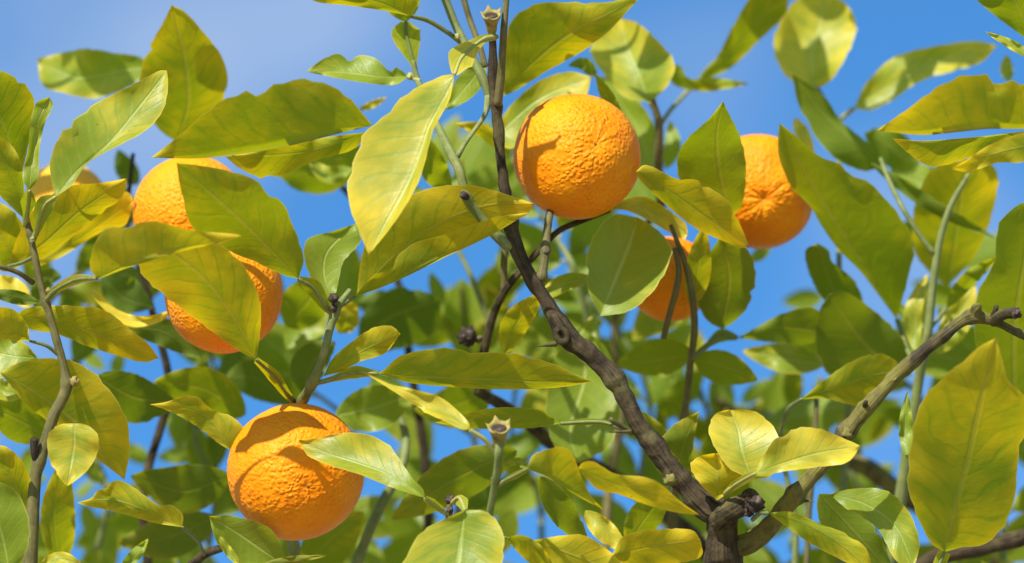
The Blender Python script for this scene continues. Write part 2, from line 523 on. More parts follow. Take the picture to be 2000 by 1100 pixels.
fruit_stem = branch('branch', [(1056, 548, 10, 0.01), (1062, 515, 9, 0.012), (1067, 470, 8, 0.015), (1072, 425, 8, 0.02), (1080, 400, 7, 0.03)], OLIVE, 0.1, nodes=[(1066, 488, 0.35, 7), (1058, 540, 0.3, 9)])
back_c = branch('branch', [(935, 770, 10, 0.08), (945, 690, 9, 0.07), (965, 612, 8, 0.06), (990, 562, 8, 0.05), (1045, 498, 7, 0.05), (1090, 452, 6, 0.05), (1140, 430, 6, 0.05), (1190, 412, 4, 0.06)], BARK, 0.12)
back_c2 = branch('branch', [(985, 570, 7, 0.052), (984, 520, 7, 0.05), (988, 470, 6, 0.05)], OLIVE, 0.06)
back_low = branch('branch', [(1150, 905, 16, 0.18), (1080, 868, 14, 0.16), (1030, 825, 14, 0.14), (970, 785, 12, 0.11), (935, 765, 10, 0.08)], BARK, 0.15, root=True)
left_b = branch('branch', [(58, 1115, 15, 0.0), (64, 1010, 13, 0.0), (70, 930, 12, 0.0), (84, 880, 11, 0.0), (105, 812, 11, 0.0), (129, 760, 11, 0.0), (125, 718, 8, 0.0),
    (112, 670, 8, 0.0), (96, 612, 8, 0.0), (80, 560, 7, 0.0), (68, 500, 7, 0.0), (57, 450, 6, 0.0), (48, 400, 4, 0.0)], OLIVE, 0.09, root=True,
    nodes=[(90, 590, 0.3, 10), (132, 748, 0.3, 10), (70, 900, 0.3, 14), (58, 455, 0.3, 8)], seg=16, step=6)
fruit2_b = branch('branch', [(578, 1120, 12, 0.12), (575, 1075, 12, 0.11), (568, 980, 11, 0.10), (566, 880, 10, 0.09), (575, 810, 10, 0.06), (592, 780, 9, 0.03), (612, 745, 9, 0.01),
    (633, 690, 8, 0.0), (645, 640, 8, 0.0), (660, 600, 8, 0.0), (684, 566, 5, 0.0)], GREEN, 0.08, root=True, nodes=[(612, 748, 0.35, 12), (652, 615, 0.3, 10), (590, 778, 0.3, 10)])
calyx_b = branch('branch', [(940, 1120, 8, -0.02), (957, 1000, 7, -0.04), (967, 940, 7, -0.05), (973, 890, 7, -0.06), (975, 850, 8, -0.06)], GREEN, 0.08, root=True, nodes=[(972, 885, 0.35, 8), (969, 935, 0.3, 9)])
bud_b = branch('branch', [(868, 1110, 8, -0.03), (872, 1060, 7, -0.03), (877, 1010, 7, -0.035), (878, 985, 5, -0.035)], OLIVE, 0.1, root=True)
r1 = branch('branch', [(1330, 860, 9, 0.14), (1342, 770, 7, 0.11), (1350, 700, 7, 0.10), (1357, 640, 7, 0.075), (1352, 580, 7, 0.065), (1340, 520, 6, 0.06), (1322, 470, 5, 0.06), (1310, 440, 4, 0.06)], OLIVE, 0.06, root=True)
r1b = branch('branch', [(1296, 660, 6, 0.07), (1306, 620, 6, 0.065), (1320, 570, 7, 0.06), (1326, 530, 6, 0.06), (1318, 485, 5, 0.06)], OLIVE, 0.06)
r2 = branch('branch', [(1770, 900, 12, 0.12), (1795, 740, 10, 0.11), (1812, 650, 9, 0.10), (1824, 540, 8, 0.10), (1838, 460, 7, 0.10), (1858, 400, 6, 0.10), (1892, 340, 4, 0.10)], GREEN, 0.05, root=True)
r2b = branch('branch', [(1824, 495, 6, 0.10), (1800, 465, 5, 0.10), (1765, 410, 5, 0.10), (1735, 350, 5, 0.11), (1720, 310, 4, 0.12)], GREEN, 0.05)
r3 = branch('branch', [(1292, 420, 9, 0.18), (1286, 320, 9, 0.16), (1287, 240, 8, 0.15), (1275, 195, 6, 0.15), (1278, 165, 5, 0.15)], OLIVE, 0.05, root=False)
r4 = branch('branch', [(1830, 1010, 17, 0.26), (1760, 965, 18, 0.25), (1700, 918, 19, 0.25), (1640, 893, 17, 0.26), (1570, 880, 12, 0.28), (1480, 840, 9, 0.28), (1400, 780, 8, 0.26)], LICHEN, 0.15, root=True)
r5 = branch('branch', [(1780, 1120, 18, 0.12), (1840, 1085, 18, 0.11), (1930, 1066, 18, 0.10), (2010, 1045, 16, 0.10), (2120, 990, 14, 0.10)], BARK, 0.15, root=True)
r6 = branch('branch', [(1575, 1120, 6, 0.11), (1580, 1000, 6, 0.11), (1590, 900, 5, 0.11), (1595, 780, 5, 0.12)], OLIVE, 0.05, root=True)
r7 = branch('branch', [(1553, 1120, 7, 0.12), (1553, 1020, 6, 0.12), (1538, 940, 5, 0.12), (1520, 860, 4, 0.12)], GREEN, 0.05, root=True)
s1 = branch('branch', [(370, 1110, 10, 0.06), (400, 1082, 9, 0.05), (440, 1068, 7, 0.04), (475, 1050, 6, 0.04)], BARK, 0.1, root=True)
s2 = branch('branch', [(690, 1120, 11, 0.12), (712, 1060, 10, 0.12), (745, 985, 10, 0.12), (785, 910, 9, 0.12), (792, 850, 8, 0.13), (765, 780, 6, 0.14)], GREEN, 0.06, root=True)
s3 = branch('branch', [(290, 1120, 9, 0.16), (280, 960, 9, 0.16), (330, 760, 8, 0.16), (300, 620, 7, 0.15), (285, 560, 6, 0.15), (250, 440, 5, 0.15), (260, 300, 4, 0.15)], BARK, 0.08, root=True)
s4 = branch('branch', [(840, 1120, 10, 0.22), (830, 900, 9, 0.22), (800, 700, 8, 0.22), (780, 560, 7, 0.22), (700, 400, 6, 0.22), (560, 290, 5, 0.2), (400, 270, 5, 0.14)], BARK, 0.08, root=True)
s5 = branch('branch', [(1180, 1120, 10, 0.22), (1190, 950, 9, 0.24), (1215, 800, 8, 0.24), (1200, 640, 7, 0.24), (1240, 480, 7, 0.22), (1290, 400, 7, 0.18)], OLIVE, 0.08, root=True)
s6 = branch('branch', [(1640, 1120, 8, 0.2), (1650, 900, 8, 0.2), (1660, 740, 7, 0.18), (1640, 560, 6, 0.16), (1640, 380, 5, 0.18), (1630, 240, 5, 0.2), (1590, 160, 4, 0.2)], GREEN, 0.06, root=True)
dead_stub = branch('dead_stub', [(74, 905, 9, 0.0), (68, 885, 8, -0.003), (67, 857, 8, -0.005)], DEAD, 0.3, parent=left_b, seg=10, step=3)
stub2 = branch('leaf_stalk', [(64, 552, 6, 0.0), (40, 535, 5, -0.01), (5, 522, 5, -0.015), (-30, 520, 4, -0.02)], OLIVE, 0.1, parent=left_b)
cut = branch('twig_stub', [(912, 386, 8, 0.0), (905, 381, 8, -0.006)], DEAD, 0.2, parent=green_b, seg=10, step=2)
fork_knob = branch('twig_stub', [(1405, 1012, 24, 0.005), (1432, 996, 21, -0.005), (1455, 982, 19, -0.012), (1470, 972, 21, -0.016)], BARK, 0.5, parent=main, seg=16, step=4)
knob_r = branch('twig_stub', [(1940, 628, 9, -0.02), (1952, 618, 9, -0.026), (1966, 612, 10, -0.03), (1978, 611, 11, -0.03)], BARK, 0.5, parent=right_b, seg=12, step=3)
knob_r2 = branch('twig_stub', [(1905, 618, 12, -0.02), (1906, 604, 9, -0.024), (1912, 597, 6, -0.026)], LICHEN, 0.6, parent=right_b, seg=12, step=3)
knob_r3 = branch('twig_stub', [(1938, 622, 7, -0.02), (1944, 606, 5, -0.025), (1946, 598, 5, -0.026)], BARK, 0.5, parent=right_b, seg=10, step=3)
stubm = branch('twig_stub', [(1235, 845, 7, 0.01), (1212, 832, 6, 0.005), (1196, 822, 5, 0.0), (1192, 817, 5, 0.0)], OLIVE, 0.25, parent=main, seg=10, step=4)
stubr = branch('twig_stub', [(1688, 800, 7, -0.01), (1690, 789, 5, -0.016), (1692, 784, 4, -0.018)], BARK, 0.4, parent=right_b, seg=10, step=2)
for (a, b, r, par) in (((1232, 843), (1184, 844), 4.5, main), ((1085, 672), (1048, 677), 6, main), ((1565, 978), (1592, 980), 4, right_b)):
    th = branch('thorn', [(a[0], a[1], r, 0.005), ((a[0] + b[0]) / 2, (a[1] + b[1]) / 2, r * 0.55, 0.0), (b[0], b[1], 0.5, -0.005)], OLIVE, 0.05, parent=par, seg=8, step=4)


def ring(name, x, y, d, r, tr, tilt, material, parent):
    """a raised bark ring round a healed knot"""
    V, F, U = [], [], []
    c = at(x, y, d); k = 1 / ppm(d)
    ax = (RIGHT * math.sin(tilt[0]) + UP * math.sin(tilt[1]) - FWD).normalized()
    e1 = ax.cross(UP).normalized(); e2 = ax.cross(e1)
    A, B = 18, 8
    for i in range(A):
        a = 2 * math.pi * i / A
        rr = r * (1 + 0.15 * math.sin(2 * a + x))
        for j in range(B):
            b = 2 * math.pi * j / B
            V.append(c + (e1 * math.cos(a) + e2 * math.sin(a)) * (rr + tr * math.cos(b)) * k + ax * math.sin(b) * tr * k)
            U.append((i / A * 0.05, j / B))
    for i in range(A):
        for j in range(B):
            F.append((i * B + j, ((i + 1) % A) * B + j, ((i + 1) % A) * B + (j + 1) % B, i * B + (j + 1) % B))
    return link(name, new_mesh(name, V, F, [material], uvs=U), c, parent)


ring('knot', 1097, 655, 0.0045, 12, 7, (0, 0), BARK, main)


ring('knot', 1066, 489, 0.0125, 7, 3, (0, 1.3), DEAD, fruit_stem)


def bud(name, x, y, d, r, material, parent, stretch=1.0, seed=0):
    bm = bmesh.new()
    bmesh.ops.create_icosphere(bm, subdivisions=3, radius=1.0)
    c = at(x, y, d); k = r / ppm(d)
    for v in bm.verts:
        q = v.co.copy()
        s = 1 + 0.55 * noise.noise(q * 2.1 + Vector((seed, 0, 0))) + 0.3 * noise.noise(q * 5 + Vector((0, seed, 0)))
        v.co = c + (RIGHT * q.x + UP * q.y * stretch + FWD * q.z) * s * k
    me = bpy.data.meshes.new(name); bm.to_mesh(me); bm.free()
    me.materials.append(material)
    me.polygons.foreach_set('use_smooth', [True] * len(me.polygons))
    return link(name, me, c, parent)


bud('dried_bud', 651, 583, -0.006, 9, DEAD, fruit2_b, 1.2, 3)
bud('dried_bud', 652, 602, -0.004, 6, DEAD, fruit2_b, 1.3, 9)
bud('dried_bud', 146, 745, -0.004, 8, CREAM, left_b, 1.2, 4)
bud('dried_bud', 878, 976, -0.035, 9, DEAD, bud_b, 1.1, 5)
bud('dried_bud', 879, 996, -0.036, 6, DEAD, bud_b, 1.5, 6)
bud('dried_bud', 912, 658, 0.065, 17, DEAD, back_c, 1.0, 7)
bud('dried_bud', 934, 663, 0.068, 9, OLIVE, back_c, 0.8, 17)
bud('dried_bud', 95, 568, -0.004, 5, CREAM, left_b, 1.0, 8)
bud('dried_bud', 64, 468, -0.004, 6, GREEN, left_b, 1.2, 12)
bud('dried_bud', 1476, 985, -0.024, 17, DEAD, main, 0.9, 11)
bud('dried_bud', 1462, 1000, -0.018, 10, DEAD, main, 1.0, 13)
bud('knot', 1310, 938, 0.006, 14, LICHEN, main, 0.9, 21)
bud('knot', 1657, 846, -0.008, 15, LICHEN, right_b, 0.9, 22)
bud('knot', 1204, 742, 0.008, 14, BARK, main, 1.1, 23)
bud('knot', 1748, 740, -0.013, 9, LICHEN, right_b, 0.9, 24)
bud('dried_bud', 893, 72, 0.02, 6, PALE, g1, 1.0, 14)
bud('dried_bud', 801, 150, 0.04, 7, PALE, green_b, 1.0, 15)
bud('dried_bud', 1984, 612, -0.034, 9, DEAD, right_b, 1.2, 16)


def calyx(x, y, d, r, h, parent, tilt=0.0):
    """cup left behind by a fallen fruit: stalk cup, five pointed sepals, dark scar"""
    c = at(x, y, d); k = 1 / ppm(d)
    ax = (UP + RIGHT * tilt - FWD * 0.72).normalized()
    e1 = ax.cross(FWD).normalized(); e2 = ax.cross(e1)
    V, F = [], []
    prof = [(0.55, -h), (0.62, -h * 0.6), (0.8, -h * 0.25), (1.0, 0), (1.05, h * 0.12), (0.8, h * 0.10), (0.7, 0.0)]
    S = 20
    for (f, z) in prof:
        for i in range(S):
            a = 2 * math.pi * i / S
            zz, ff = z, f
            if z > h * 0.11 or f == 1.05:
                s = max(0, math.cos(5 * a / 2) ** 2) ** 3
                zz = z + h * 0.26 * s; ff = f + 0.22 * s
            V.append(c + (e1 * math.cos(a) + e2 * math.sin(a)) * r * ff * k + ax * zz * k)
    for j in range(len(prof) - 1):
        for i in range(S):
            i2 = (i + 1) % S
            F.append((j * S + i, j * S + i2, (j + 1) * S + i2, (j + 1) * S + i))
    o = link('calyx', new_mesh('calyx', V, F, [CREAM], uvs=[(0, 0)] * len(V)), c, parent)
    V2 = [c + ax * h * 0.07 * k]
    F2 = []
    for rr, zz in ((0.25, 0.07), (0.5, 0.10), (0.66, 0.04), (0.8, -0.02)):
        for i in range(S):
            a = 2 * math.pi * i / S
            V2.append(c + (e1 * math.cos(a) + e2 * math.sin(a)) * r * rr * k + ax * h * zz * k)
    for i in range(S):
        F2.append((0, 1 + i, 1 + (i + 1) % S))
        for j in range(3):
            F2.append((1 + j * S + i, 1 + (j + 1) * S + i, 1 + (j + 1) * S + (i + 1) % S, 1 + j * S + (i + 1) % S))
    link('fruit_scar', new_mesh('fruit_scar', V2, F2, [DEAD], uvs=[(0, 0)] * len(V2)), c, parent)


calyx(960, 32, -0.004, 18, 34, main)
calyx(975, 838, -0.062, 21, 40, calyx_b)

# ------------------------------------------------------------------ leaves
N_L, M_L = 34, 7
S_ = np.linspace(0, 1, N_L)
TS = 0.45 * S_ + 0.55 * (1 - np.cos(np.pi * S_)) / 2


def prof(t):
    return np.sin(np.pi * t ** 0.88) ** 0.78 * (1 - 0.12 * t)


def edge_curve(mid, Mc, E, sgn):
    if isinstance(E, (int, float)):
        T = np.gradient(Mc, axis=0); T /= np.linalg.norm(T, axis=1)[:, None] + 1e-9
        nrm = np.stack([T[:, 1], -T[:, 0]], 1)
        return Mc + nrm * (sgn * E * prof(TS))[:, None]
    return catmull([mid[0]] + list(E) + [mid[-1]], N_L, TS)


def nearest(x, y, d, lim=60):
    best, bd = None, 1e9
    for (bx, by, bdep, o) in REG:
        q = math.hypot(bx - x, by - y) + abs(bdep - d) * 600
        if q < bd: best, bd = (bx, by, bdep, o), q
    return best, bd


NLEAF = 0


def leaf(mid, A, B, d, kind='T', gx=None, gy=None, fold=None, curl=0.0, yel=0.4, pet=None, wav=1.0, side=None, label=None, mat_=None):
    global NLEAF
    NLEAF += 1
    rs = random.Random(NLEAF * 13 + 5)
    kd = {'T': ('b', 0.0, -0.85, 0.12), 'S': ('u', 0.0, 0.30, 0.22), 'D': ('b', 0.0, -0.35, 0.12)}[kind]
    side = side or kd[0]
    gx = rs.uniform(-0.15, 0.15) if gx is None else gx
    gy = kd[2] if gy is None else gy
    fold = kd[3] if fold is None else fold
    Mc = catmull(mid, N_L, TS)
    Ac = edge_curve(mid, Mc, A, 1.0)
    Bc = edge_curve(mid, Mc, B, -1.0)
    k = 1 / ppm(d)
    xc, yc = Mc[:, 0].mean(), Mc[:, 1].mean()
    hwA = np.linalg.norm(Ac - Mc, axis=1); hwB = np.linalg.norm(Bc - Mc, axis=1)
    hw = np.maximum(hwA, hwB)
    sg = -1.0 if side == 'u' else 1.0
    ph = [rs.uniform(0, 6.28) for _ in range(6)]
    fr = [rs.uniform(9, 15), rs.uniform(14, 24)]
    nick = rs.choice([0, 0, 1, -1]) * rs.uniform(0.3, 0.85)
    vs = np.linspace(-1, 1, 2 * M_L + 1)
    V, U = [], []
    length = np.linalg.norm(np.diff(Mc, axis=0), axis=1).sum() * k
    for i in range(N_L):
        t = TS[i]
        for v in vs:
            E = Ac[i] if v > 0 else Bc[i]
            p = Mc[i] + (E - Mc[i]) * abs(v)
            q = abs(v)
            # slightly uneven margin, some leaves with a bite out of it
            if q > 0.8:
                p = p + (E - Mc[i]) * 0.014 * (math.sin(fr[1] * 3 * t + ph[4] + 2 * v) + math.sin(fr[1] * 5.3 * t + ph[5]))
                if nick and (v > 0) == (nick > 0) and abs(t - abs(nick)) < 0.03:
                    p = p - (E - Mc[i]) * 0.11
            z = gx * (p[0] - xc) * k - gy * (p[1] - yc) * k
            z += sg * fold * hw[i] * k * q ** 1.6
            z += curl * t * t * length + 0.0016 * wav * math.sin(7.5 * t + ph[3] + 1.2 * v) * math.sin(math.pi * t)
            z += wav * 0.0021 * q * q * (math.sin(fr[0] * t + ph[0] + (0 if v > 0 else ph[1])) + 0.5 * math.sin(fr[1] * t + ph[2] + v))
            V.append(at(p[0], p[1], d + z)); U.append((t, v * 0.5 + 0.5))
    W = 2 * M_L + 1
    # winding: does A lie to the left of travel (up when going right)?
    Tm = Mc[-1] - Mc[0]
    cr = float(np.mean((Mc[:, 0] - Ac[:, 0] * 1.0 + Bc[:, 0] - Mc[:, 0]) * Tm[1] - (Mc[:, 1] - Ac[:, 1] + Bc[:, 1] - Mc[:, 1]) * Tm[0]))
    # cr>0: quads (i,j)->(i+1,j)->.. face towards the camera
    face_cam = cr > 0
    want_cam = side == 'u'
    F = []
    for i in range(N_L - 1):
        for j in range(W - 1):
            a, b, c, e = i * W + j, (i + 1) * W + j, (i + 1) * W + j + 1, i * W + j + 1
            F.append((a, b, c, e))
    nn = (V[F[len(F) // 2 + 3][1]] - V[F[len(F) // 2 + 3][0]])
    # robust check with the summed normal
    sn = Vector((0, 0, 0))
    for f in F[::5]:
        sn += (V[f[1]] - V[f[0]]).cross(V[f[3]] - V[f[0]])
    if (sn.dot(-FWD) > 0) != want_cam:
        F = [tuple(reversed(f)) for f in F]
    mi = [0] * len(F)
    base = V[M_L].copy()
    zb = px_of(base)[2]
    # stalk
    if pet:
        nb, nd = nearest(pet[0][0], pet[0][1], d)
        d0 = nb[2] if nb and math.hypot(nb[0] - pet[0][0], nb[1] - pet[0][1]) < 40 and abs(nb[2] - d) < 0.12 else zb
        rows = [(x, y, w, d0 + (zb - d0) * (i / (len(pet) - 1))) for i, (x, y, w) in enumerate(pet)]
        C = catmull(rows, 16)
        P = [at(x, y, dd) for x, y, w, dd in C]
        wing = max(w for _, _, w in pet) > 6
        rad = [min(w, 3.4 if wing and i > 3 else 5.0) * 0.95 / ppm(dd) for i, (x, y, w, dd) in enumerate(C)]
        tv_, tf_, tu_ = tube_geo(P, rad, 8, 0.0)
        o0 = len(V)
        V += tv_; F += [tuple(o0 + q for q in f) for f in tf_]; U += tu_; mi += [1] * len(tf_)
        if max(w for _, _, w in pet) > 6:
            T = np.gradient(C[:, :2], axis=0); T /= np.linalg.norm(T, axis=1)[:, None]
            nr = np.stack([T[:, 1], -T[:, 0]], 1)
            o0 = len(V)
            for i in range(16):
                for v in (-1, -0.5, 0, 0.5, 1):
                    ww = C[i, 2]
                    p = C[i, :2] + nr[i] * v * ww
                    z = gx * (p[0] - C[i, 0]) * k - gy * (p[1] - C[i, 1]) * k * 0.6 + sg * 0.25 * abs(v) * ww * k
                    V.append(at(p[0], p[1], C[i, 3] + z)); U.append((0.15 + 0.5 * i / 15, v * 0.5 + 0.5))
            WF = []
            for i in range(15):
                for j in range(4):
                    WF.append((o0 + i * 5 + j, o0 + (i + 1) * 5 + j, o0 + (i + 1) * 5 + j + 1, o0 + i * 5 + j + 1))
            sn = Vector((0, 0, 0))
            for f in WF: sn += (V[f[1]] - V[f[0]]).cross(V[f[3]] - V[f[0]])
            if (sn.dot(-FWD) > 0) != want_cam: WF = [tuple(reversed(f)) for f in WF]
            F += WF; mi += [0] * len(WF)
        org = P[0]
        par = nb[3]
    else:
        par = nearest(mid[0][0], mid[0][1], zb)[0][3]
        org = base
    while par.parent is not tree:
        par = par.parent
    me = new_mesh('leaf', V, F, [LEAF, PALE if kind == 'S' else GREEN], mi, U)
    o = link('leaf', me, org, par)
    o['yellowing'] = float(yel)
    o['maturity_shade'] = float(mat_ if mat_ is not None else {'D': 0.66 if mid[0][0] < 1000 else 0.4}.get(kind, 0.0))  # shade put into the colour of D leaves, deeper on the left
    if label: o['label'] = label
    return o


# --- left cluster
leaf([(108,385),(150,335),(215,280),(275,205),(326,138)], [(97,330),(101,300),(130,245),(172,216),(178,207),(220,185),(270,160),(312,138)], [(140,362),(168,322),(205,298),(250,275),(285,255),(313,225),(326,190),(328,155)], -0.02, 'S', gx=0.1, gy=0.35, yel=.3, pet=[(64,470,5),(72,450,7),(78,425,15),(90,398,19),(108,385,5)], label='sunlit leaf mottled green and yellow with pale midrib')
leaf([(57,372),(64,300),(74,240),(96,190)], [(44,350),(55,290),(60,235),(72,200)], [(74,350),(77,290),(88,240),(104,205)], -0.015, 'S', gx=.5, gy=.2, fold=.5, yel=.15, pet=[(48,442,4),(52,415,8),(55,395,16),(57,372,6)])
leaf([(42,345),(15,270),(-20,190),(-50,130)], [(58,270),(67,200),(50,165),(20,146),(-20,132)], [(10,315),(-40,260),(-70,190)], 0.01, 'T', yel=.3)
leaf([(50,430),(35,370),(5,310),(-30,270)], [(48,390),(42,325),(22,283),(-10,265)], [(30,412),(-10,370),(-40,310)], -0.005, 'T', yel=.4)
leaf([(15,520),(80,480),(160,410),(250,348)], [(40,450),(80,395),(130,365),(200,357)], [(70,512),(120,480),(180,430),(238,385)], 0.02, 'T', yel=.55, pet=[(68,500,4),(45,512,4),(15,520,3)])
leaf([(40,520),(10,470),(-40,400)], [(55,480),(38,428),(5,398)], [(5,530),(-40,480)], 0.03, 'T', yel=.5)
leaf([(60,525),(160,462),(262,390)], [(130,465),(200,405),(245,374)], [(120,502),(190,458),(244,440)], 0.08, 'T', yel=.65)
leaf([(190,545),(240,522),(300,502),(370,482),(430,472),(472,460)], [(176,525),(180,490),(195,457),(215,442),(240,447),(275,435),(310,433),(350,445),(400,453),(445,456)], 6, -0.079, 'T', yel=.5, fold=.1, pet=[(90,588,6),(110,566,8),(150,546,10),(190,544,4)])
leaf([(500,703),(455,620),(400,545),(330,490),(268,470)], [(470,687),(400,637),(330,584),(275,532)], [(508,650),(508,590),(480,525),(430,478),(350,452)], -0.046, 'T', gy=-.95, yel=.45, pet=[(578,788,5),(560,770,8),(535,735,13),(500,703,6)])
leaf([(583,545),(530,490),(450,412),(345,318)], [(593,505),(572,440),(552,397),(500,352),(420,328)], [(555,538),(500,512),(450,492),(400,465),(372,440),(358,390),(349,350)], -0.045, 'T', gy=-.85, yel=.22, pet=[(648,615,4),(635,598,9),(612,562,18),(583,545,6)])
leaf([(728,245),(650,264),(560,286),(470,301),(390,310),(295,308)], [(712,226),(680,190),(640,165),(590,155),(540,165),(515,180),(505,188),(480,180),(420,205),(350,265)], 5, -0.035, 'T', yel=.35, fold=.1, label='large dark backlit leaf notched along its arched upper edge')
leaf([(722,258),(600,296),(440,306)], [(680,262),(560,280)], [(690,292),(620,312),(525,350),(470,330)], 0.03, 'T', yel=.4)
leaf([(345,278),(368,200),(362,120),(347,60),(335,10)], [(308,250),(283,195),(274,145),(290,95),(318,45)], [(400,255),(432,205),(445,150),(430,105),(395,60),(360,22)], 0.10, 'T', yel=.45)
leaf([(290,130),(220,140),(150,152),(73,115)], [(275,112),(220,103),(170,95),(110,106)], [(262,165),(185,193),(130,183),(84,167)], 0.16, 'S', gy=0.1, yel=.3)
leaf([(270,360),(245,330),(230,292)], 22, 24, 0.2, 'D', yel=.1)
# --- centre top
leaf([(888,145),(872,182),(852,222),(838,250),(826,290),(808,340),(782,390),(752,440),(720,498)], [(865,148),(820,168),(780,195),(755,225),(715,255),(700,290),(685,335),(678,370),(685,410),(700,450),(712,478)], [(879,192),(864,221),(850,246),(840,276),(831,312),(819,352),(796,396),(762,446)], -0.06, 'S', gx=-.15, gy=.45, yel=.5, pet=[(970,72,6),(945,76,8),(925,90,14),(900,115,28),(888,145,6)], label='large sunlit yellow-green leaf hanging tip down')
leaf([(983,188),(1040,125),(1120,62),(1190,27),(1260,-15)], [(984,100),(1000,40),(1040,10),(1110,4),(1190,4)], [(1010,176),(1070,138),(1130,105),(1185,65),(1235,12)], 0.05, 'T', gy=-.7, yel=.35)
leaf([(803,32),(740,5),(590,-25)], [(815,0),(780,-40),(680,-60)], [(750,21),(680,11),(610,1)], 0.0, 'T', yel=.45, pet=[(898,82,6),(875,64,6),(835,40,6),(803,32,4)])
leaf([(793,42),(788,0),(780,-60)], 42, 34, 0.03, 'T', yel=.3, pet=[(813,152,5),(808,125,6),(798,85,24),(792,60,30),(793,42,8)])
leaf([(798,150),(740,150),(670,142),(598,140)], [(775,132),(762,140),(735,115),(702,108),(682,120),(664,105),(630,116)], [(770,166),(700,160),(645,150)], 0.04, 'S', gy=.55, fold=.3, yel=.15, pet=[(820,158,5),(798,150,4)])
leaf([(948,120),(915,165),(870,215)], 24, 26, 0.05, 'S', yel=.1)
leaf([(700,215),(730,203),(756,190)], 8, 8, 0.14, 'T', yel=.6)
leaf([(545,345),(620,330),(705,285)], [(590,300),(660,282)], [(580,372),(640,378),(690,345)], 0.16, 'T', yel=.1)
leaf([(690,330),(640,345),(600,310)], 15, 22, 0.13, 'S', yel=.2)
leaf([(880,370),(850,330),(838,270)], 30, 26, 0.08, 'T', yel=.15)
leaf([(960,275),(1050,195),(1155,150)], [(990,215),(1050,160),(1110,140)], [(1000,290),(1080,250),(1140,200)], 0.10, 'S', yel=.4)
leaf([(995,300),(940,255),(888,242)], 14, 16, 0.09, 'T', yel=.5)
leaf([(1165,150),(1140,125),(1110,128)], 14, 14, 0.12, 'D', yel=.1)
# --- around orange by the main stem
leaf([(1242,335),(1310,375),(1380,425),(1463,483)], [(1260,322),(1292,335),(1325,351),(1355,350),(1390,370),(1420,390),(1433,415),(1450,448)], [(1250,352),(1300,400),(1330,425),(1365,450),(1410,470),(1446,484)], 0.03, 'T', gy=-.85, yel=.6, label='yellow-green leaf with a brown curled scratch near its tip')
leaf([(1188,408),(1250,402),(1300,425),(1343,458)], [(1215,392),(1260,385),(1310,413),(1340,438)], [(1225,412),(1262,428),(1300,450),(1335,468)], 0.06, 'S', gy=-.1, yel=.5)
leaf([(1425,425),(1405,330),(1400,260),(1412,198)], [(1360,405),(1322,330),(1335,280),(1385,232)], [(1450,400),(1457,320),(1445,265),(1425,225)], 0.04, 'T', yel=.12)
leaf([(1405,465),(1425,540),(1410,643)], [(1372,520),(1360,580),(1380,625)], [(1462,490),(1476,545),(1460,600),(1432,630)], 0.08, 'D', gy=-.8, yel=.0)
leaf([(1352,600),(1362,530),(1375,440)], 26, 28, 0.06, 'T', yel=.35, pet=[(1355,640,5),(1352,600,4)])
leaf([(1172,618),(1200,550),(1225,490),(1247,425)], [(1150,570),(1143,520),(1160,460),(1197,420)], [(1232,606),(1282,560),(1312,490),(1285,450)], 0.055, 'S', gx=-.15, gy=.45, fold=.4, yel=.15)
leaf([(1050,585),(1110,552),(1172,545)], 20, 16, 0.06, 'S', yel=.35)
leaf([(985,690),(1010,630),(1062,572)], 30, 26, 0.05, 'T', yel=.5)
leaf([(1140,640),(1140,740),(1112,840),(1130,905)], [(1088,690),(1066,790),(1082,870)], [(1190,690),(1212,790),(1190,870)], 0.11, 'S', gx=.2, yel=.08)
leaf([(1100,740),(1140,680),(1165,610)], 30, 28, 0.13, 'S', yel=.15)
leaf([(1268,200),(1250,150),(1225,90),(1210,35)], [(1220,190),(1176,140),(1153,100),(1175,58)], [(1302,170),(1318,125),(1285,80),(1245,45)], 0.15, 'S', gx=-.3, fold=.4, yel=.42, pet=[(1286,240,5),(1278,215,5),(1268,200,4)])
leaf([(1278,335),(1240,240),(1168,148)], [(1284,260),(1240,188),(1195,155)], [(1222,310),(1180,225)], 0.19, 'S', yel=.15)
leaf([(1215,235),(1188,190),(1163,144)], 15, 13, 0.07, 'T', yel=.3)
leaf([(1300,330),(1312,280),(1308,235)], 16, 20, 0.2, 'S', yel=.15)
leaf([(1362,158),(1420,112),(1480,45),(1540,-30)], [(1372,140),(1402,108),(1432,50),(1480,-20)], [(1395,150),(1432,130),(1482,80),(1535,25)], 0.18, 'T', yel=.3, pet=[(1287,250,6),(1310,215,6),(1362,158,6)])
leaf([(1300,140),(1360,162),(1464,163)], [(1325,126),(1345,153),(1400,152)], [(1320,168),(1380,179),(1430,172)], 0.17, 'T', gy=-.4, yel=.25)
# --- right
leaf([(1752,625),(1700,540),(1640,450),(1580,350),(1522,240)], [(1722,585),(1680,530),(1640,490),(1610,450),(1580,400),(1545,365),(1520,300)], [(1772,550),(1785,490),(1775,450),(1740,400),(1690,350),(1640,320),(1600,305),(1545,258)], 0.10, 'T', yel=.22, pet=[(1798,730,6),(1775,690,6),(1752,625,5)])
leaf([(1725,322),(1655,268),(1600,215),(1548,145)], [(1700,285),(1642,235),(1612,190),(1575,162)], [(1690,335),(1630,308),(1588,260),(1558,200)], 0.14, 'D', gy=-.2, yel=.02)
leaf([(1590,172),(1585,110),(1600,50),(1612,-15)], [(1555,165),(1525,135),(1510,90),(1520,50),(1555,0)], [(1615,165),(1645,125),(1673,55),(1655,10)], 0.2, 'S', fold=.3, yel=.5)
leaf([(1668,212),(1740,165),(1820,125),(1948,88)], [(1690,165),(1740,115),(1780,100),(1850,86),(1905,80)], [(1700,216),(1745,195),(1782,168),(1820,150),(1870,138),(1920,120)], 0.19, 'S', gy=.2, yel=.42, pet=[(1632,245,5),(1645,230,5),(1668,212,5)])
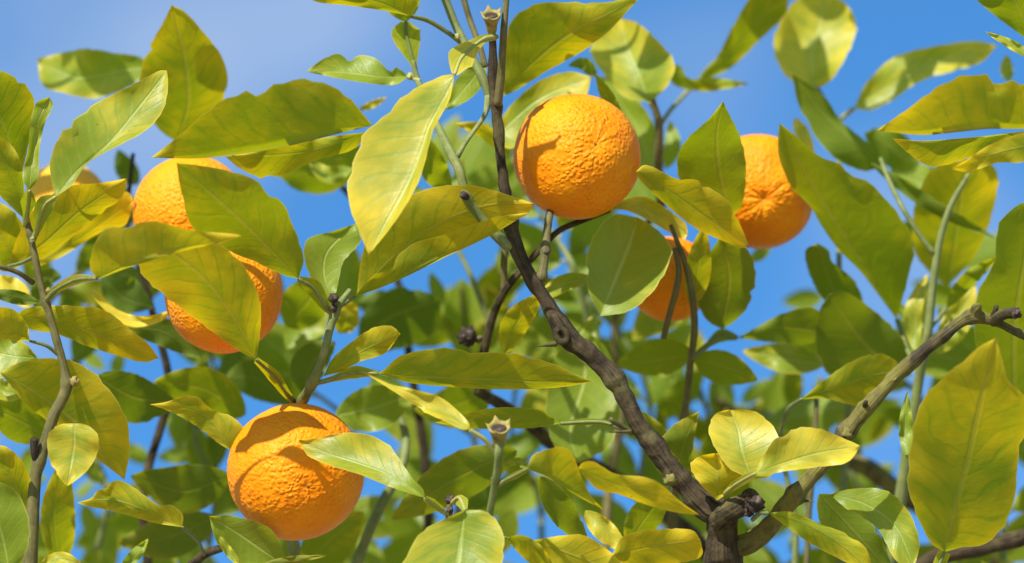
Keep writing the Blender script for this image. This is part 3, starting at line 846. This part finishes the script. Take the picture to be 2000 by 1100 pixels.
leaf([(2060,250),(1990,252),(1930,252),(1870,258),(1800,264),(1712,255)], [(2050,190),(2000,165),(1940,149),(1885,147),(1832,170),(1770,215)], 7, -0.05, 'T', yel=.55, fold=.1)
leaf([(2010,255),(1900,268),(1800,275),(1742,270)], 3, [(1950,288),(1880,312),(1820,326),(1775,300)], -0.02, 'T', yel=.45)
leaf([(2035,280),(1960,295),(1857,330)], [(2000,262),(1935,282),(1885,314)], [(2000,316),(1950,318),(1890,336)], -0.06, 'T', gy=-.5, yel=.6)
leaf([(2020,88),(1990,20),(1960,-60)], [(1985,62),(1940,28),(1902,-10),(1912,-50)], [(2045,30),(2020,-40)], 0.05, 'T', yel=.1)
leaf([(2030,118),(1975,86),(1925,62)], 11, 9, -0.02, 'S', yel=.4)
leaf([(1972,160),(1966,135),(1967,106)], 14, 14, 0.18, 'S', yel=.3)
leaf([(1552,230),(1570,265),(1590,300)], 14, 16, 0.17, 'S', yel=.75)
leaf([(1850,560),(1870,440),(1885,310)], [(1790,500),(1785,410),(1820,330)], [(1905,500),(1940,410),(1945,330)], 0.15, 'T', yel=.5)
leaf([(1700,318),(1820,402),(1945,466)], 15, 14, 0.13, 'D', yel=.02)
leaf([(1740,330),(1800,360),(1870,400)], 40, 30, 0.17, 'S', yel=.15)
leaf([(1690,260),(1740,290),(1800,350)], 40, 34, 0.19, 'D', yel=.05)
leaf([(1848,602),(1890,550),(1952,500)], 18, 15, 0.11, 'T', yel=.2, pet=[(1815,645,4),(1848,602,4)])
leaf([(1828,690),(1868,625),(1905,555)], 26, 32, 0.14, 'S', yel=.5)
leaf([(1792,690),(1788,610),(1812,535)], 24, 14, 0.12, 'S', yel=.4)
leaf([(1780,690),(1785,640),(1750,590)], 18, 20, 0.14, 'S', yel=.1)
leaf([(1985,870),(1980,650),(2020,390)], [(1925,760),(1903,640),(1907,580),(1942,510),(1950,440),(1985,402)], [(2080,760),(2090,560)], 0.07, 'T', yel=.05)
leaf([(1780,735),(1700,680),(1618,575)], [(1765,665),(1705,605),(1645,568)], [(1740,745),(1640,748),(1595,690),(1598,615)], 0.12, 'D', gy=-.8, yel=.05)
leaf([(1665,645),(1628,570),(1596,475)], [(1595,565),(1572,492)], [(1688,605),(1668,547),(1626,512),(1618,488)], 0.13, 'D', gy=-.8, yel=.05)
leaf([(1610,712),(1530,700),(1450,686)], 30, 32, 0.15, 'S', yel=.3)
leaf([(1440,660),(1520,640),(1615,650)], [(1480,638),(1530,612),(1595,604)], [(1500,668),(1580,672)], 0.12, 'D', gy=-.7, yel=.1, pet=[(1352,700,5),(1385,672,6),(1410,655,14),(1440,660,5)])
leaf([(1565,780),(1640,755),(1700,735),(1757,725)], [(1600,750),(1660,708),(1715,690),(1750,705)], [(1610,778),(1680,792),(1738,768)], 0.06, 'T', gy=-.5, yel=.35, pet=[(1520,860,4),(1540,800,5),(1565,780,4)])
leaf([(1620,965),(1690,985),(1750,1030),(1785,1110)], [(1665,955),(1730,958),(1775,1000),(1796,1060)], [(1655,995),(1712,1030),(1750,1095)], 0.02, 'S', yel=.2)
leaf([(1600,965),(1660,1030),(1745,1125)], 40, 52, 0.05, 'D', yel=.0)
leaf([(1778,905),(1768,840),(1772,765)], 14, 16, 0.02, 'S', yel=.1)
leaf([(1845,1078),(1866,990),(1890,900),(1912,800),(1945,660)], [(1818,1060),(1788,1000),(1773,950),(1775,900),(1785,830),(1802,780),(1850,730),(1882,705),(1912,678)], [(1875,1070),(1930,1060),(1970,1010),(1985,950),(1990,880),(2010,820),(2000,772),(1970,745),(1957,700)], -0.06, 'T', gx=.1, gy=-.7, yel=.5, pet=[(1828,1125,12),(1836,1100,13),(1845,1078,12)], label='broad backlit yellowish leaf with a brown midrib and orange tip')
leaf([(1475,925),(1530,905),(1600,885),(1682,871)], [(1485,900),(1520,852),(1565,835),(1602,838),(1645,855)], [(1485,930),(1530,921),(1600,912),(1655,903)], -0.05, 'S', gy=.3, yel=.62, pet=[(1415,965,4),(1435,948,9),(1455,936,9),(1475,925,5)])
leaf([(1468,935),(1448,880),(1442,840),(1425,800)], [(1425,915),(1395,872),(1384,838),(1398,808)], [(1505,930),(1524,880),(1515,840),(1475,804)], -0.02, 'S', yel=.55)
leaf([(1400,978),(1402,935),(1397,885)], [(1372,950),(1348,910),(1365,892)], [(1432,955),(1455,922),(1432,893)], -0.01, 'T', gy=-.4, yel=.68)
leaf([(1500,1002),(1550,1014),(1610,1042),(1660,1078),(1705,1125)], [(1545,1000),(1600,1022),(1655,1044),(1692,1072)], [(1530,1024),(1580,1060),(1640,1092)], -0.04, 'T', gy=-.2, fold=.3, yel=.4, pet=[(1470,1015,5),(1485,1002,6),(1500,1002,4)])
# --- centre low
leaf([(697,575),(770,502),(850,442),(950,402),(1045,398)], [(703,522),(715,470),(760,410),(830,370),(920,362),(990,380)], [(750,560),(800,515),(860,487),(955,452),(1025,422)], 0.015, 'T', gy=-.6, yel=.55)
leaf([(692,580),(770,547),(860,502),(960,456),(1032,415)], [(730,537),(766,526),(776,500),(810,475),(880,455),(965,425)], 5, -0.005, 'T', yel=.4, fold=.1, pet=[(662,600,5),(676,590,5),(692,580,4)])
leaf([(652,592),(632,535),(640,490),(697,436)], [(618,562),(594,505),(600,468),(650,452)], [(662,545),(670,512),(706,468)], 0.04, 'S', yel=.0, gx=.3)
leaf([(632,735),(690,695),(782,652)], [(650,700),(690,665),(730,640),(765,637)], [(665,726),(705,706),(752,690)], 0.0, 'T', gy=-.5, yel=.4)
leaf([(738,730),(850,739),(960,743),(1060,746),(1158,745)], [(750,722),(780,696),(820,685),(870,680),(940,688),(1000,690),(1040,700),(1080,710),(1122,730)], [(800,748),(900,757),(1000,761),(1100,756)], 0.0, 'T', yel=.35, fold=.1, pet=[(615,750,4),(650,740,6),(695,727,13),(738,730,5)], label='long backlit leaf with a wavy upper edge lying level')
leaf([(918,840),(870,802),(800,768),(708,726)], [(915,825),(888,797),(858,775),(800,759),(755,748)], [(905,840),(862,820),(825,803),(785,775)], -0.06, 'S', gy=.5, yel=.62, pet=[(965,885,4),(948,860,6),(918,840,4)])
leaf([(1030,916),(1075,932),(1115,957),(1182,998)], [(1040,890),(1070,877),(1102,873),(1120,890),(1135,930),(1155,970)], 4, -0.065, 'T', yel=.5, fold=.1, pet=[(972,950,4),(988,938,5),(1008,928,7),(1030,916,4)])
leaf([(1032,915),(1015,902),(985,903)], 10, 8, -0.055, 'S', yel=.2)
leaf([(1130,915),(1200,945),(1280,967),(1367,1006)], [(1138,903),(1160,902),(1200,925),(1260,932),(1290,945),(1332,982)], [(1140,928),(1165,955),(1210,966),(1260,985),(1320,1001)], -0.07, 'T', gy=-.85, yel=.7)
leaf([(988,1050),(1030,1058),(1082,1115)], [(1020,1045),(1050,1060),(1074,1088)], [(1000,1066),(1035,1100)], -0.05, 'T', yel=.35, pet=[(945,1075,4),(965,1055,4),(988,1050,3)])
leaf([(1040,1056),(1120,1085),(1232,1130)], [(1090,1047),(1140,1045),(1168,1060),(1205,1090)], [(1080,1105),(1150,1145)], -0.04, 'T', gy=-.3, yel=.65)
leaf([(1195,1085),(1260,1070),(1310,1062),(1369,1056)], [(1215,1050),(1250,1037),(1300,1033),(1353,1036)], [(1230,1108),(1300,1102),(1369,1088)], -0.03, 'T', gy=-.7, yel=.72)
leaf([(908,996),(902,1040),(894,1100),(882,1185)], [(872,1012),(825,1038),(796,1082),(784,1130),(820,1175)], [(950,1000),(979,1032),(984,1075),(970,1130),(930,1172)], -0.07, 'S', gy=.25, yel=.35, pet=[(880,985,4),(895,972,5),(902,980,13),(908,996,5)], label='broad sunlit leaf with pale midrib and yellow edge')
leaf([(830,973),(770,932),(700,906),(640,886),(583,860)], [(826,956),(806,935),(782,900),(760,870),(722,850),(690,845),(655,848),(620,856)], [(765,952),(700,926),(650,911),(602,891),(590,873)], -0.037, 'S', gx=-.22, gy=.5, fold=.25, yel=.3, pet=[(872,1005,4),(858,993,7),(843,982,9),(830,973,5)], label='glossy leaf lying across the front of a fruit')
leaf([(1095,827),(1000,814),(850,825)], [(1050,800),(960,797),(905,810)], [(1040,836),(960,838),(900,836)], 0.02, 'T', yel=.3, pet=[(1222,840,5),(1180,825,5),(1140,824,7),(1095,827,4)])
leaf([(1010,880),(900,930),(765,1015)], 48, 50, 0.08, 'D', gy=-.7, yel=.3)
leaf([(1055,930),(1100,1000),(1150,1065)], 28, 30, 0.0, 'D', gy=-.8, yel=.3)
leaf([(1142,998),(1180,1032),(1228,1080)], 20, 26, 0.03, 'S', yel=.6)
leaf([(1310,945),(1332,880),(1366,803)], [(1275,900),(1310,835)], [(1352,930),(1354,870)], 0.03, 'D', gy=-.6, yel=.4)
leaf([(1325,935),(1290,865),(1252,803)], 30, 28, 0.06, 'D', gy=-.7, yel=.3)
leaf([(1225,1065),(1262,1010),(1310,950)], 36, 32, 0.05, 'T', yel=.2)
leaf([(1355,690),(1280,705),(1203,712)], 32, 46, 0.12, 'T', yel=.15)
leaf([(1355,700),(1420,718),(1480,742)], 32, 38, 0.11, 'T', yel=.15)
leaf([(655,812),(735,795),(815,765)], 46, 48, 0.12, 'S', gy=-.1, yel=.15)
leaf([(960,760),(890,790),(810,800)], 50, 40, 0.15, 'T', yel=.15)
# --- lower left
leaf([(356,1030),(290,1000),(220,977),(150,982)], [(357,1006),(335,986),(312,988),(275,962),(240,940),(216,941),(207,955),(190,957),(180,972)], [(300,1021),(220,998),(175,990)], -0.02, 'T', gy=-.35, yel=.42, pet=[(400,1085,4),(385,1055,4),(356,1030,4)])
leaf([(452,880),(412,822),(365,798),(292,790)], [(477,842),(450,812),(414,800),(385,775),(360,773),(325,785)], [(430,868),(380,830),(330,803)], 0.01, 'T', gy=-.3, yel=.4)
leaf([(144,827),(145,870),(138,910),(131,950)], [(115,830),(95,848),(93,880),(102,912),(120,938)], [(168,830),(190,848),(192,880),(174,915),(150,937)], -0.05, 'S', gy=.15, fold=.15, yel=.5, label='small heart-shaped sunlit leaf, green turning yellow at the tip')
leaf([(0,728),(70,770),(150,832),(243,937)], [(40,708),(90,700),(140,705),(180,725),(220,770),(245,812),(253,850),(251,900)], [(20,752),(50,790),(90,820),(140,852),(192,898)], 0.02, 'T', gy=-.6, yel=.5, label='broad brownish backlit leaf behind the small sunlit one')
leaf([(28,617),(120,632),(220,665),(310,700)], [(50,603),(90,597),(150,598),(205,606),(250,640),(290,672)], [(55,642),(110,652),(170,676),(230,695),(282,708)], 0.02, 'T', gy=-.75, yel=.45)
leaf([(58,666),(20,640),(-40,600)], [(52,632),(22,603)], [(20,664),(-30,652)], -0.015, 'T', yel=.5, pet=[(112,692,4),(92,676,4),(58,666,3)])
leaf([(75,700),(20,695),(-40,680)], [(45,668),(0,655)], [(40,722),(-10,738)], 0.03, 'S', yel=.3)
leaf([(95,855),(40,822),(-30,790)], 45, 48, 0.07, 'T', yel=.1)
leaf([(50,770),(10,765),(-40,740)], 18, 22, 0.05, 'S', yel=.3)
leaf([(20,1125),(2,1040),(-35,950)], [(52,1075),(57,1020),(36,966),(0,942)], [(-40,1090),(-60,1020)], -0.05, 'S', gy=-.2, yel=.0, label='dark green shaded leaf beside the lower twig')
leaf([(58,1010),(20,930),(-40,870)], [(64,960),(46,905),(10,872)], [(12,992),(-35,930)], -0.005, 'T', yel=.5)
leaf([(75,590),(30,580),(-30,570)], 15, 14, 0.02, 'D', yel=.1)
leaf([(60,600),(25,565),(-20,540)], 22, 24, 0.1, 'S', yel=.85)
leaf([(172,560),(215,605),(272,628),(347,602)], [(190,570),(230,605),(280,618)], [(195,597),(250,640),(310,630)], 0.06, 'S', yel=.9)
leaf([(120,540),(90,545),(70,610)], 20, 24, 0.12, 'D', yel=.0)
leaf([(200,540),(240,580),(300,600)], 46, 30, 0.14, 'D', yel=.0, side='u')
leaf([(250,640),(320,650),(395,700)], 30, 28, 0.09, 'D', yel=.1)
leaf([(190,735),(260,775),(348,790)], 46, 55, 0.09, 'D', gy=-.8, yel=.1)
leaf([(480,810),(400,760),(300,745)], 55, 45, 0.12, 'T', yel=.2)
leaf([(450,930),(360,960),(255,930)], 45, 55, 0.10, 'D', gy=-.8, yel=.35)
leaf([(420,1010),(330,1050),(230,1060)], 45, 45, 0.13, 'D', gy=-.8, yel=.4)
leaf([(115,1115),(105,1000),(125,890)], 28, 45, 0.07, 'T', yel=.4)
leaf([(70,1115),(120,1092),(165,1110)], 16, 16, 0.0, 'S', yel=.55)
leaf([(235,1115),(265,1085),(290,1052)], 14, 12, 0.02, 'S', yel=.2)
leaf([(408,1008),(470,1045),(565,1112)], [(455,1008),(530,1035)], [(425,1062),(475,1110)], 0.0, 'S', gy=-.3, yel=.05)
leaf([(428,1045),(445,1075),(478,1115)], 9, 9, -0.02, 'S', yel=.4)
leaf([(490,1112),(560,1095),(640,1085)], 8, 9, 0.0, 'D', yel=.6)
leaf([(590,1110),(640,1060),(710,1000)], 48, 52, 0.12, 'T', yel=.25)
leaf([(690,1010),(660,980),(640,1010)], 26, 20, 0.14, 'S', yel=.6)
leaf([(560,640),(600,590),(640,540)], 50, 45, 0.14, 'T', yel=.3)
leaf([(560,680),(600,640),(640,600)], 40, 40, 0.16, 'S', yel=.15)
leaf([(660,650),(680,620),(690,590)], 28, 25, 0.14, 'T', yel=.6)
leaf([(590,765),(610,710),(655,668)], 42, 32, 0.11, 'D', yel=.0)
leaf([(700,672),(760,620),(862,585)], [(705,620),(770,562),(830,570)], [(760,685),(850,650)], 0.18, 'D', gy=-.8, yel=.0)
leaf([(700,590),(750,590),(830,600)], 25, 50, 0.2, 'D', yel=.0)
leaf([(440,740),(500,740),(570,790)], 40, 40, 0.16, 'D', yel=.0)

# --- sprigs farther back in the crown
SKY = [(820,555,22),(880,520,34),(930,500,28),(1510,540,50),(1545,500,55),(1490,610,28),(560,380,45),(620,400,45),(670,420,18),(520,350,18),(210,690,16),(260,695,22),(330,715,22),
       (300,860,30),(310,830,18),(380,565,12),(370,618,10),(705,735,14),(700,708,14),(640,782,14),(700,842,18),(760,870,14),(740,948,14),(885,860,20),(930,785,14),(1030,1030,26),(1080,1028,12),
       (1390,985,14),(1420,690,14),(1445,755,16),(1545,940,16),(1520,1070,24),(1590,965,14),(1575,1060,10),(1735,870,18),(1700,882,12),(1960,420,22),(1965,360,28),(1908,560,9),(1950,905,14),(1778,530,9),
       (1700,590,13),(50,875,10),(185,962,12),(150,1010,8),(1240,600,12),(1000,775,8),(1075,455,9)]


def sprig(path, d, n, ln, kinds, yels, seed, keep=True, dark=0.15):
    rs = random.Random(seed)
    pts = [(x, y, 6.5 - 3.5 * i / (len(path) - 1), d + (rs.uniform(-.02, .02) if i else 0)) for i, (x, y) in enumerate(path)]
    branch('branch', pts, rs.choice([GREEN, OLIVE]), 0.05)
    C = catmull(path, n + 2)
    for i in range(n):
        bx, by = C[i + 1]
        tx, ty = C[i + 2] - C[i]
        a0 = math.atan2(ty, tx)
        for tries in range(8):
            a = a0 + (1 if i % 2 else -1) * rs.uniform(0.25, 1.25)
            L = ln * rs.uniform(0.7, 1.15)
            k = rs.choice(kinds)
            sx, sy = bx + math.cos(a) * 18, by + math.sin(a) * 18
            bend = rs.uniform(-0.3, 0.3)
            mx_, my_ = sx + math.cos(a + bend * .5) * L * .5, sy + math.sin(a + bend * .5) * L * .5
            ex, ey = mx_ + math.cos(a + bend) * L * .5, my_ + math.sin(a + bend) * L * .5
            w1, w2 = L * rs.uniform(.14, .27), L * rs.uniform(.14, .27)
            ok = True
            if keep:
                for (gx_, gy_, gr) in SKY:
                    for f in (0.1, .3, .5, .7, .9):
                        qx = sx + (ex - sx) * f; qy = sy + (ey - sy) * f
                        wd = max(w1, w2) * math.sin(math.pi * f) ** .8
                        if math.hypot(qx - gx_, qy - gy_) < gr + wd: ok = False
            if ok:
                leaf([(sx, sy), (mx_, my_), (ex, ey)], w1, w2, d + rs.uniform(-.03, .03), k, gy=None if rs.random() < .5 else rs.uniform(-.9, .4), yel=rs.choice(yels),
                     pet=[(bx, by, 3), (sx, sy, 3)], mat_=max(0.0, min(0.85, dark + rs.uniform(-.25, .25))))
                break


Y = [.05, .1, .2, .3, .45]
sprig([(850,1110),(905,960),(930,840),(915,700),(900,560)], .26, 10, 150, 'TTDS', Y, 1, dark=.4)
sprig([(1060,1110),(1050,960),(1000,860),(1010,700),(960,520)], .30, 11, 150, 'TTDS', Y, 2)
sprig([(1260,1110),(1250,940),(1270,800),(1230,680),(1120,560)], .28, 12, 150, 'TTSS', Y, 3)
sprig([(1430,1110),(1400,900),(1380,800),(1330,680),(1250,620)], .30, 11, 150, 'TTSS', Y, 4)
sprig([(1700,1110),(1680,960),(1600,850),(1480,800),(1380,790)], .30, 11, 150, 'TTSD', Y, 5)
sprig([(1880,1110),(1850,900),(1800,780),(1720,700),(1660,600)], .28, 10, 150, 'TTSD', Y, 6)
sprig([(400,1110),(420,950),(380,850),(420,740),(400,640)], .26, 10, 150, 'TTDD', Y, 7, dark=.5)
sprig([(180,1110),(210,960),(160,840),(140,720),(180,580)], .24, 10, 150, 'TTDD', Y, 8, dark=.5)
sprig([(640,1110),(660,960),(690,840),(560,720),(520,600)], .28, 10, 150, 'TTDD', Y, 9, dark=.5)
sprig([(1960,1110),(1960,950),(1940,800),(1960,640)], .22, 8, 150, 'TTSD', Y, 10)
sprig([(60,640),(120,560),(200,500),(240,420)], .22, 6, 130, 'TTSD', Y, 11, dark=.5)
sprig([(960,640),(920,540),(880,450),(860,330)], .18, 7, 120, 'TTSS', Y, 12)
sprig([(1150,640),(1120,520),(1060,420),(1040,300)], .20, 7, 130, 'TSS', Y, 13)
# crown beyond the frame
sprig([(-60,1000),(-150,800),(-180,600),(-140,350)], .05, 7, 170, 'TTSS', Y, 21, False)
sprig([(2120,950),(2170,750),(2150,500),(2190,250)], .05, 7, 170, 'TTSS', Y, 22, False)
leaf([(770,-90),(820,-165),(862,-235)], 62, 58, -0.067, 'T', gy=-.4, yel=.3, pet=[(838,-72,4),(810,-80,4),(780,-100,4)])  # unseen leaf added to cast the shadow on the centre orange


def foliage():
    """the rest of the crown, behind and above: leaves too many to pick apart"""
    rs = random.Random(99)
    V, F, U = [], [], []
    NL, W = 9, 5
    def add(x, y, d, L, a, tilt, roll):
        k = 1 / ppm(d)
        c = at(x, y, d)
        L *= 1 / ppm(0)
        t = (RIGHT * math.cos(a) + UP * math.sin(a)) * math.cos(tilt) + FWD * math.sin(tilt)
        s0 = t.cross(FWD).normalized(); n0 = s0.cross(t)
        s_ = s0 * math.cos(roll) + n0 * math.sin(roll); n_ = s_.cross(t)
        w = L * rs.uniform(.19, .27); bend = rs.uniform(-.25, .1); fo = rs.uniform(.1, .4)
        o = len(V)
        for i in range(NL):
            u = i / (NL - 1)
            pw = float(prof(np.array(max(1e-6, min(u, 1 - 1e-6)))))
            for j in range(W):
                v = j / (W - 1) * 2 - 1
                V.append(c + t * L * u + s_ * w * pw * v + n_ * (bend * u * u * L + fo * w * pw * abs(v) ** 1.4))
                U.append((u, v * .5 + .5))
        for i in range(NL - 1):
            for j in range(W - 1):
                F.append((o + i * W + j, o + (i + 1) * W + j, o + (i + 1) * W + j + 1, o + i * W + j + 1))
    def rnd_leaf(x, y, d):
        add(x, y, d, rs.uniform(120, 200), rs.uniform(0, 6.28), rs.uniform(-.6, .6), rs.uniform(0, 6.28))
    # which 20-pixel cells are already covered by leaves and fruit
    cover = set()
    for ob_ in list(bpy.data.objects):
        if ob_.name.split('.')[0] == 'leaf':
            wl_ = WORLD_LOC[ob_.name]
            for vv in ob_.data.vertices:
                x, y, d = px_of(vv.co + wl_)
                cover.add((int(x // 20), int(y // 20)))
    for (ox, oy, orr) in ((1127, 306, 124), (578, 922, 134), (374, 418, 116), (437, 576, 116), (1478, 375, 113), (1308, 545, 84), (128, 398, 82)):
        for x in range(ox - orr, ox + orr, 10):
            for y in range(oy - orr, oy + orr, 10):
                if math.hypot(x - ox, y - oy) < orr - 6: cover.add((x // 20, y // 20))
    cells = [(cx, cy) for cx in range(-6, 106) for cy in range(8, 60)]
    gaps = [(a, b, c * 0.86) for a, b, c in SKY]
    for rnd_ in range(2):
        rs.shuffle(cells)
        for (cx, cy) in cells:
            x0, y0 = cx * 20 + 10, cy * 20 + 10
            if (cx, cy) in cover: continue
            if not (y0 > 470 or (840 < x0 < 1290 and y0 > 230) or (x0 < 250 and y0 > 440)): continue
            if any(math.hypot(x0 - a, y0 - b) < c + 4 for a, b, c in gaps): continue
            for tries in range(60):
                a = rs.uniform(0, 6.28); L = rs.uniform(150, 230) * (1 if tries < 20 else .65 if tries < 40 else .4); f0 = rs.uniform(.3, .7)
                bx, by = x0 - math.cos(a) * L * f0, y0 + math.sin(a) * L * f0
                pts = [(bx + math.cos(a) * L * f, by - math.sin(a) * L * f, L * .21 * math.sin(math.pi * f)) for f in (.02, .2, .35, .5, .65, .8, .98)]
                if all(math.hypot(px - gx_, py - gy_) > gr + wd - 4 for px, py, wd in pts for gx_, gy_, gr in gaps):
                    add(bx, by, rs.uniform(.2, .42), L, a, rs.uniform(-.35, .35), rs.choice([rs.uniform(-.4, .4), math.pi + rs.uniform(-.4, .4)]))
                    for px, py, wd in pts:
                        for ddx in (-wd * .5, 0, wd * .5):
                            for ddy in (-wd * .5, 0, wd * .5):
                                cover.add((int((px + ddx) // 20), int((py + ddy) // 20)))
                    break
    for i in range(150):                             # crown above the picture, unseen, spread to shade the leaves farther back
        rnd_leaf(rs.uniform(-800, 1900), rs.uniform(-850, -200), rs.uniform(.0, .11))
    for i in range(60):
        rnd_leaf(rs.uniform(-300, 2300), rs.uniform(1180, 1500), rs.uniform(-.1, .4))
    o = link('foliage', new_mesh('foliage', V, F, [LEAF], uvs=U), CROTCH, tree)
    o['kind'] = 'stuff'
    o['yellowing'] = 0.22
    o['maturity_shade'] = 0.2


foliage()

# ------------------------------------------------------------------ fruit
def orange(x, y, r, d, pole, label, pale=0.0, lump=0.02, crease=1.0, seed=0.0, stalk=None, res=(150, 90)):
    c = at(x, y, d)
    rad = r / ppm(d)
    px, py = pole
    pz = math.sqrt(max(0.0, 1 - px * px - py * py))
    ax = (RIGHT * px + UP * py - FWD * pz).normalized()
    e1 = ax.orthogonal().normalized(); e2 = ax.cross(e1)
    nu, nv = res
    V, F = [], []
    top_r = 1.0
    for j in range(nv + 1):
        th = math.pi * j / nv
        for i in range(nu):
            ph = 2 * math.pi * i / nu
            s, co = math.sin(th), math.cos(th)
            q = Vector((s * math.cos(ph), s * math.sin(ph), co))
            rr = 1.0 - 0.025 * co * co
            rr += lump * noise.noise(q * 1.6 + Vector((seed, 0, 0)))
            rr += 0.004 * noise.noise(q * 7 + Vector((0, seed, 0)))
            rr += 0.002 * noise.noise(q * 17 + Vector((0, seed, 3)))
            # blossom-end dimple with radiating creases
            rr -= 0.035 * math.exp(-(th / 0.12) ** 2) * crease
            cr = noise.noise(Vector((math.cos(ph) * 3.2, math.sin(ph) * 3.2, seed))) + 0.6 * noise.noise(Vector((math.cos(ph) * 7, math.sin(ph) * 7, seed + 4)))
            rr += 0.013 * crease * cr * math.exp(-((th - 0.28) / 0.28) ** 2) * min(1, th / 0.1)
            # stem-end hollow
            rr -= 0.04 * math.exp(-((math.pi - th) / 0.22) ** 2)
            if j == 0: top_r = rr
            V.append(c + (e1 * q.x + e2 * q.y + ax * q.z) * rr * rad)
    for j in range(nv):
        for i in range(nu):
            i2 = (i + 1) % nu
            F.append((j * nu + i, (j + 1) * nu + i, (j + 1) * nu + i2, j * nu + i2))
    root = link('orange', new_mesh('orange', V, F, [PEEL]), c)
    root['label'] = label
    root['category'] = 'orange'
    root['group'] = 'oranges on the citrus tree'
    root['paleness'] = pale
    # little brown scar in the dimple
    S = 10
    sv = [c + ax * rad * (top_r + 0.006)]
    for rr, h in ((0.014, top_r + 0.007), (0.028, top_r - 0.002)):
        for i in range(S):
            a = 2 * math.pi * i / S
            sv.append(c + ax * rad * h + (e1 * math.cos(a) + e2 * math.sin(a)) * rad * rr * (1 + .3 * math.sin(3 * a)))
    sf = [(0, 1 + i, 1 + (i + 1) % S) for i in range(S)] + [(1 + i, 1 + S + i, 1 + S + (i + 1) % S, 1 + (i + 1) % S) for i in range(S)]
    link('blossom_scar', new_mesh('blossom_scar', sv, sf, [OLIVE], uvs=[(0, 0)] * len(sv)), c, root)
    # short stalk on the far end
    P = [c - ax * rad * 0.93, c - ax * rad * 1.05 + UP * rad * 0.02, c - ax * rad * 1.2 + UP * rad * 0.06]
    tv2, tf2, tu2 = tube_geo(P, [rad * .12, rad * .08, rad * .06], 10)
    link('stalk', new_mesh('stalk', tv2, tf2, [GREEN], uvs=tu2), c, root)
    return root


orange(1127, 306, 124, 0.035, (0.29, 0.18), 'pebbly orange beside the upright main branch, a leaf shadow on its side', seed=1.0, lump=.02, res=(220, 130))
orange(578, 922, 134, 0.02, (0.22, -0.19), 'orange with a glossy leaf lying across its front', seed=5.0, lump=.015, crease=.5, res=(220, 130))
orange(374, 418, 116, 0.075, (-0.4, -0.5), 'orange mostly hidden behind two folded leaves, upper of an overlapping pair', seed=9.0, pale=.15)
orange(437, 576, 116, 0.03, (0.3, -0.5), 'orange behind a drooping leaf, lower of an overlapping pair', seed=12.0)
orange(1478, 375, 113, 0.12, (0.1, -0.15), 'wrinkled orange between two upright leaves with open sky below', seed=16.0, lump=.05, crease=2.2)
orange(1308, 545, 84, 0.10, (0.3, -0.5), 'small shaded orange half hidden behind a thin twig', seed=20.0)
orange(128, 398, 82, 0.16, (-0.2, -0.4), 'pale yellow fruit showing behind the sunlit mottled leaf', seed=23.0, pale=.9)
